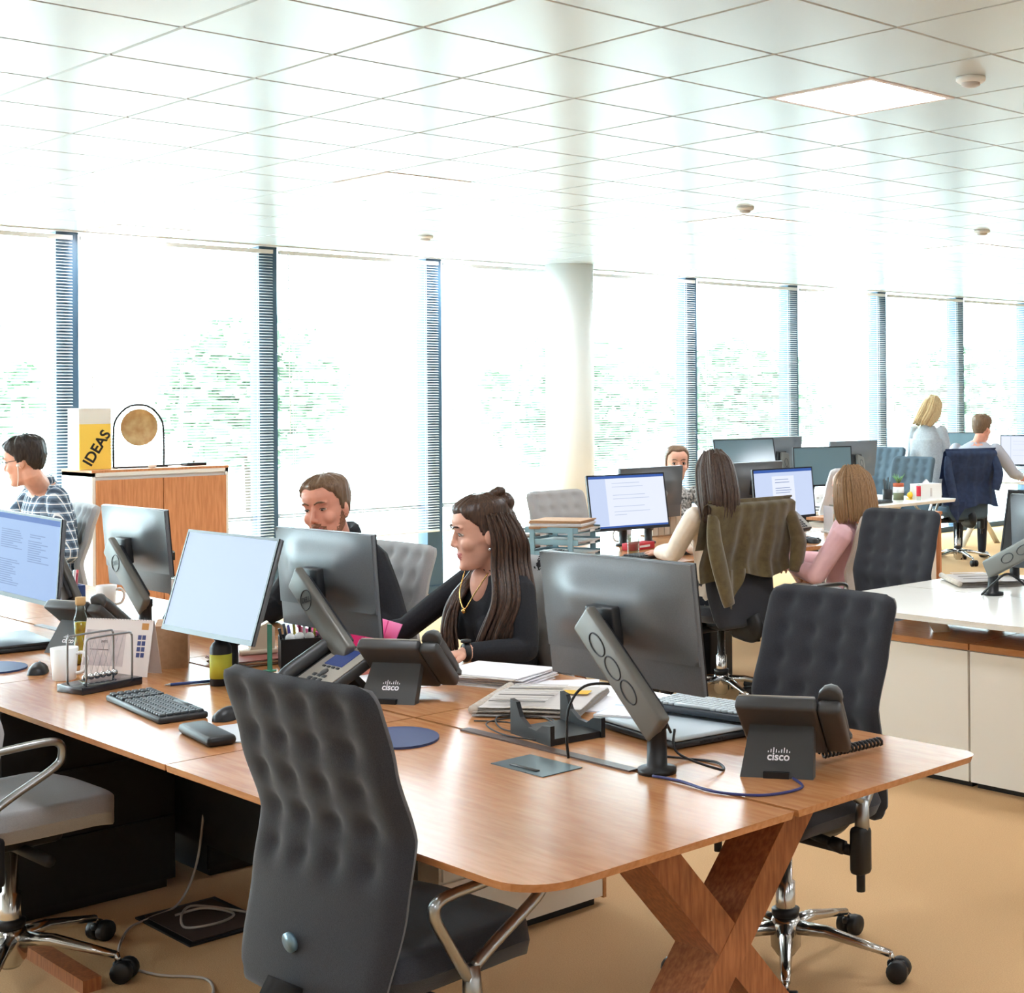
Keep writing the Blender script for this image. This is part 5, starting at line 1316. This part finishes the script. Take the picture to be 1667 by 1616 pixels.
hair_cap(e,HM,H_blonde,[((-.022,0,.036),(.104,.09,.094)),((-.055,0,-.02),(.08,.092,.10)),((-.085,0,-.10),(.06,.085,.07)),((-.0,.075,-.04),(.05,.022,.08)),((-.0,-.075,-.04),(.05,.022,.08)),((-.12,0,-.14),(.05,.075,.05))],.008,.006)
LH=lambda x,y,z:HM@Vector((x,y,z)); rows=[]
for a in (-120,-60,0,60,120):
    c,s_=math.cos(R(180+a)),math.sin(R(180+a))
    rows.append([LH(-.015+.04*c,.04*s_,.125),LH(-.015+.105*c,.092*s_,.06),LH(-.03+.12*c,.105*s_,-.04),LH(-.06+.12*c,.1*s_,-.13),LH(-.09+.11*c,.09*s_,-.2)])
strands(e,H_blonde,rows,100,.006,.009,seed=9)

# --- far seated man
M_shirtgrey=mat('grey_blue_shirt',(176,178,188),.85)
e,HM,_=person('man in a grey shirt with short dark hair seated before the far white screen',(11.92,8.5),R(20),(12.06,8.33,1.285),(R(2),R(8),0),((11.93,8.56,1.085),(12.12,8.20,1.085)),
  (((12.05,8.66,.84),(12.4,8.6,.80),None),((12.28,8.12,.85),(12.66,8.30,.80),None)),MT(M_shirtgrey,SK2),hip=(11.86,8.46,.56),voxel=.008,thick=1.1,sleeve_r=(.064,.055,.042))
hair_shell(e,HM,H_brown,.012,.074,.054,-.02,-.06,1.8,.004,seed=5)

# ------------------------------------------------------------------ garments hung on chairs
def jacket(label,chair_loc,az,dz,m,col_hem,w=.54,z0=.60,z1=1.07,seed=1,sleeve=True,name='jacket'):
    e=thing(name,label,'jacket',(chair_loc[0],chair_loc[1],0),az)
    def fold(y,z,k): return .012*math.sin(y*38+k+z*6)*min(1,(z1-z)/.2)+.006*math.sin(y*71+k*2)
    def rear(a,b):
        y=(2*a-1)*w/2*(1+.10*(1-b)); z=z0+(z1-z0)*b+.02*math.sin(a*9+seed)*(1-b)
        x=back_profile(min(1,max(0,(z-dz-.40)/.64)))[0]-.055-.03*(1-b)-fold(y,z,seed)*(1-b*.6)+.05*(abs(y)/(w/2))**3*.6
        if b>.93: x+=.035*((b-.93)/.07)**1.0; z-=.012*((b-.93)/.07)**2
        return (x,y,z)
    def front(a,b):
        y=(2*a-1)*w/2; z=.82+(z1-.82)*b
        x=back_profile(min(1,max(0,(z-dz-.40)/.64)))[0]+.04+.004*math.sin(y*30)
        if b>.9: x-=.045*((b-.9)/.1); 
        return (x,y,z)
    g=G(); g.grid(rear,40,26); g.grid(lambda a,b:tuple(Vector(rear(a,b))+Vector((.006,0,0))),40,26,flip=True)
    g.grid(front,24,10,flip=True)
    # top bridge
    g.grid(lambda a,b:tuple(Vector(rear(a,1)).lerp(Vector(front(a,1)),b)+Vector((0,0,.012*math.sin(b*PI)))),40,6)
    g.build('body_cloth',m,e)
    if sleeve:
        for s,ln in ((1,1.0),(-1,.75)):
            pts=smooth_path([(-.24,s*w*.46,z1-.07),(-.275,s*(w*.5+.0),z1-.2),(-.30,s*(w*.47),z1-.35*ln),(-.315,s*(w*.40),z1-.52*ln)],6)
            g=G(); g.tube(pts,[.035+.018*math.sin(i/len(pts)*PI) for i in range(len(pts))],10,sq=.5)
            g.build('sleeve',m,e)
    if sleeve:
        def flap(a,b):
            y=w*.18+a*w*.36; z=z0+.05-(.20*(1-abs(2*a-1.0)*.9))*b
            x=-.30-.012*math.sin(a*14)
            return (x-.0,y,z)
        g=G(); g.grid(flap,16,10); g.grid(lambda a,b:tuple(Vector(flap(a,b))+Vector((.006,0,0))),16,10,flip=True); g.build('hanging_corner',m,e)
    return e
M_olive=mat('olive_corduroy',(98,84,54),.95,rgb2=(84,70,44),noise_scale=30,stretch=(1,1,1),bump=.3,bump_scale=220,sheen=.4)
jacket('olive corduroy jacket draped over the chair of the woman in cream',(5.66,5.58),R(88),.01,M_olive,None,w=.60,z0=.68,z1=1.075,seed=2)
M_navyj=mat('navy_cotton',(44,58,88),.9,rgb2=(36,48,76),noise_scale=24,bump=.15)
jacket('navy jacket draped over the far man\'s chair',(11.8,8.44),R(69),.03,M_navyj,None,w=.56,z0=.56,z1=1.10,seed=5)
M_fur=mat('black_fur',(26,24,26),.95,bump=1.0,noise_scale=160,rgb2=(44,40,42))
e=thing('fur_hood','black fur-trimmed coat hood over the chair behind the dark-haired woman','coat',(3.42,4.19,0),0)
G_=Body(); G_.limb([(.0,.10,.985),(0,.0,1.01),(0,-.1,.985),(.02,-.13,.93)],[.04,.05,.05,.04],'f'); o=remeshed(G_,'hood',.006,{'f':M_fur},e,1)
rn=random.Random(3)
for v in o.data.vertices: v.co+=v.normal*rn.uniform(-.004,.01)
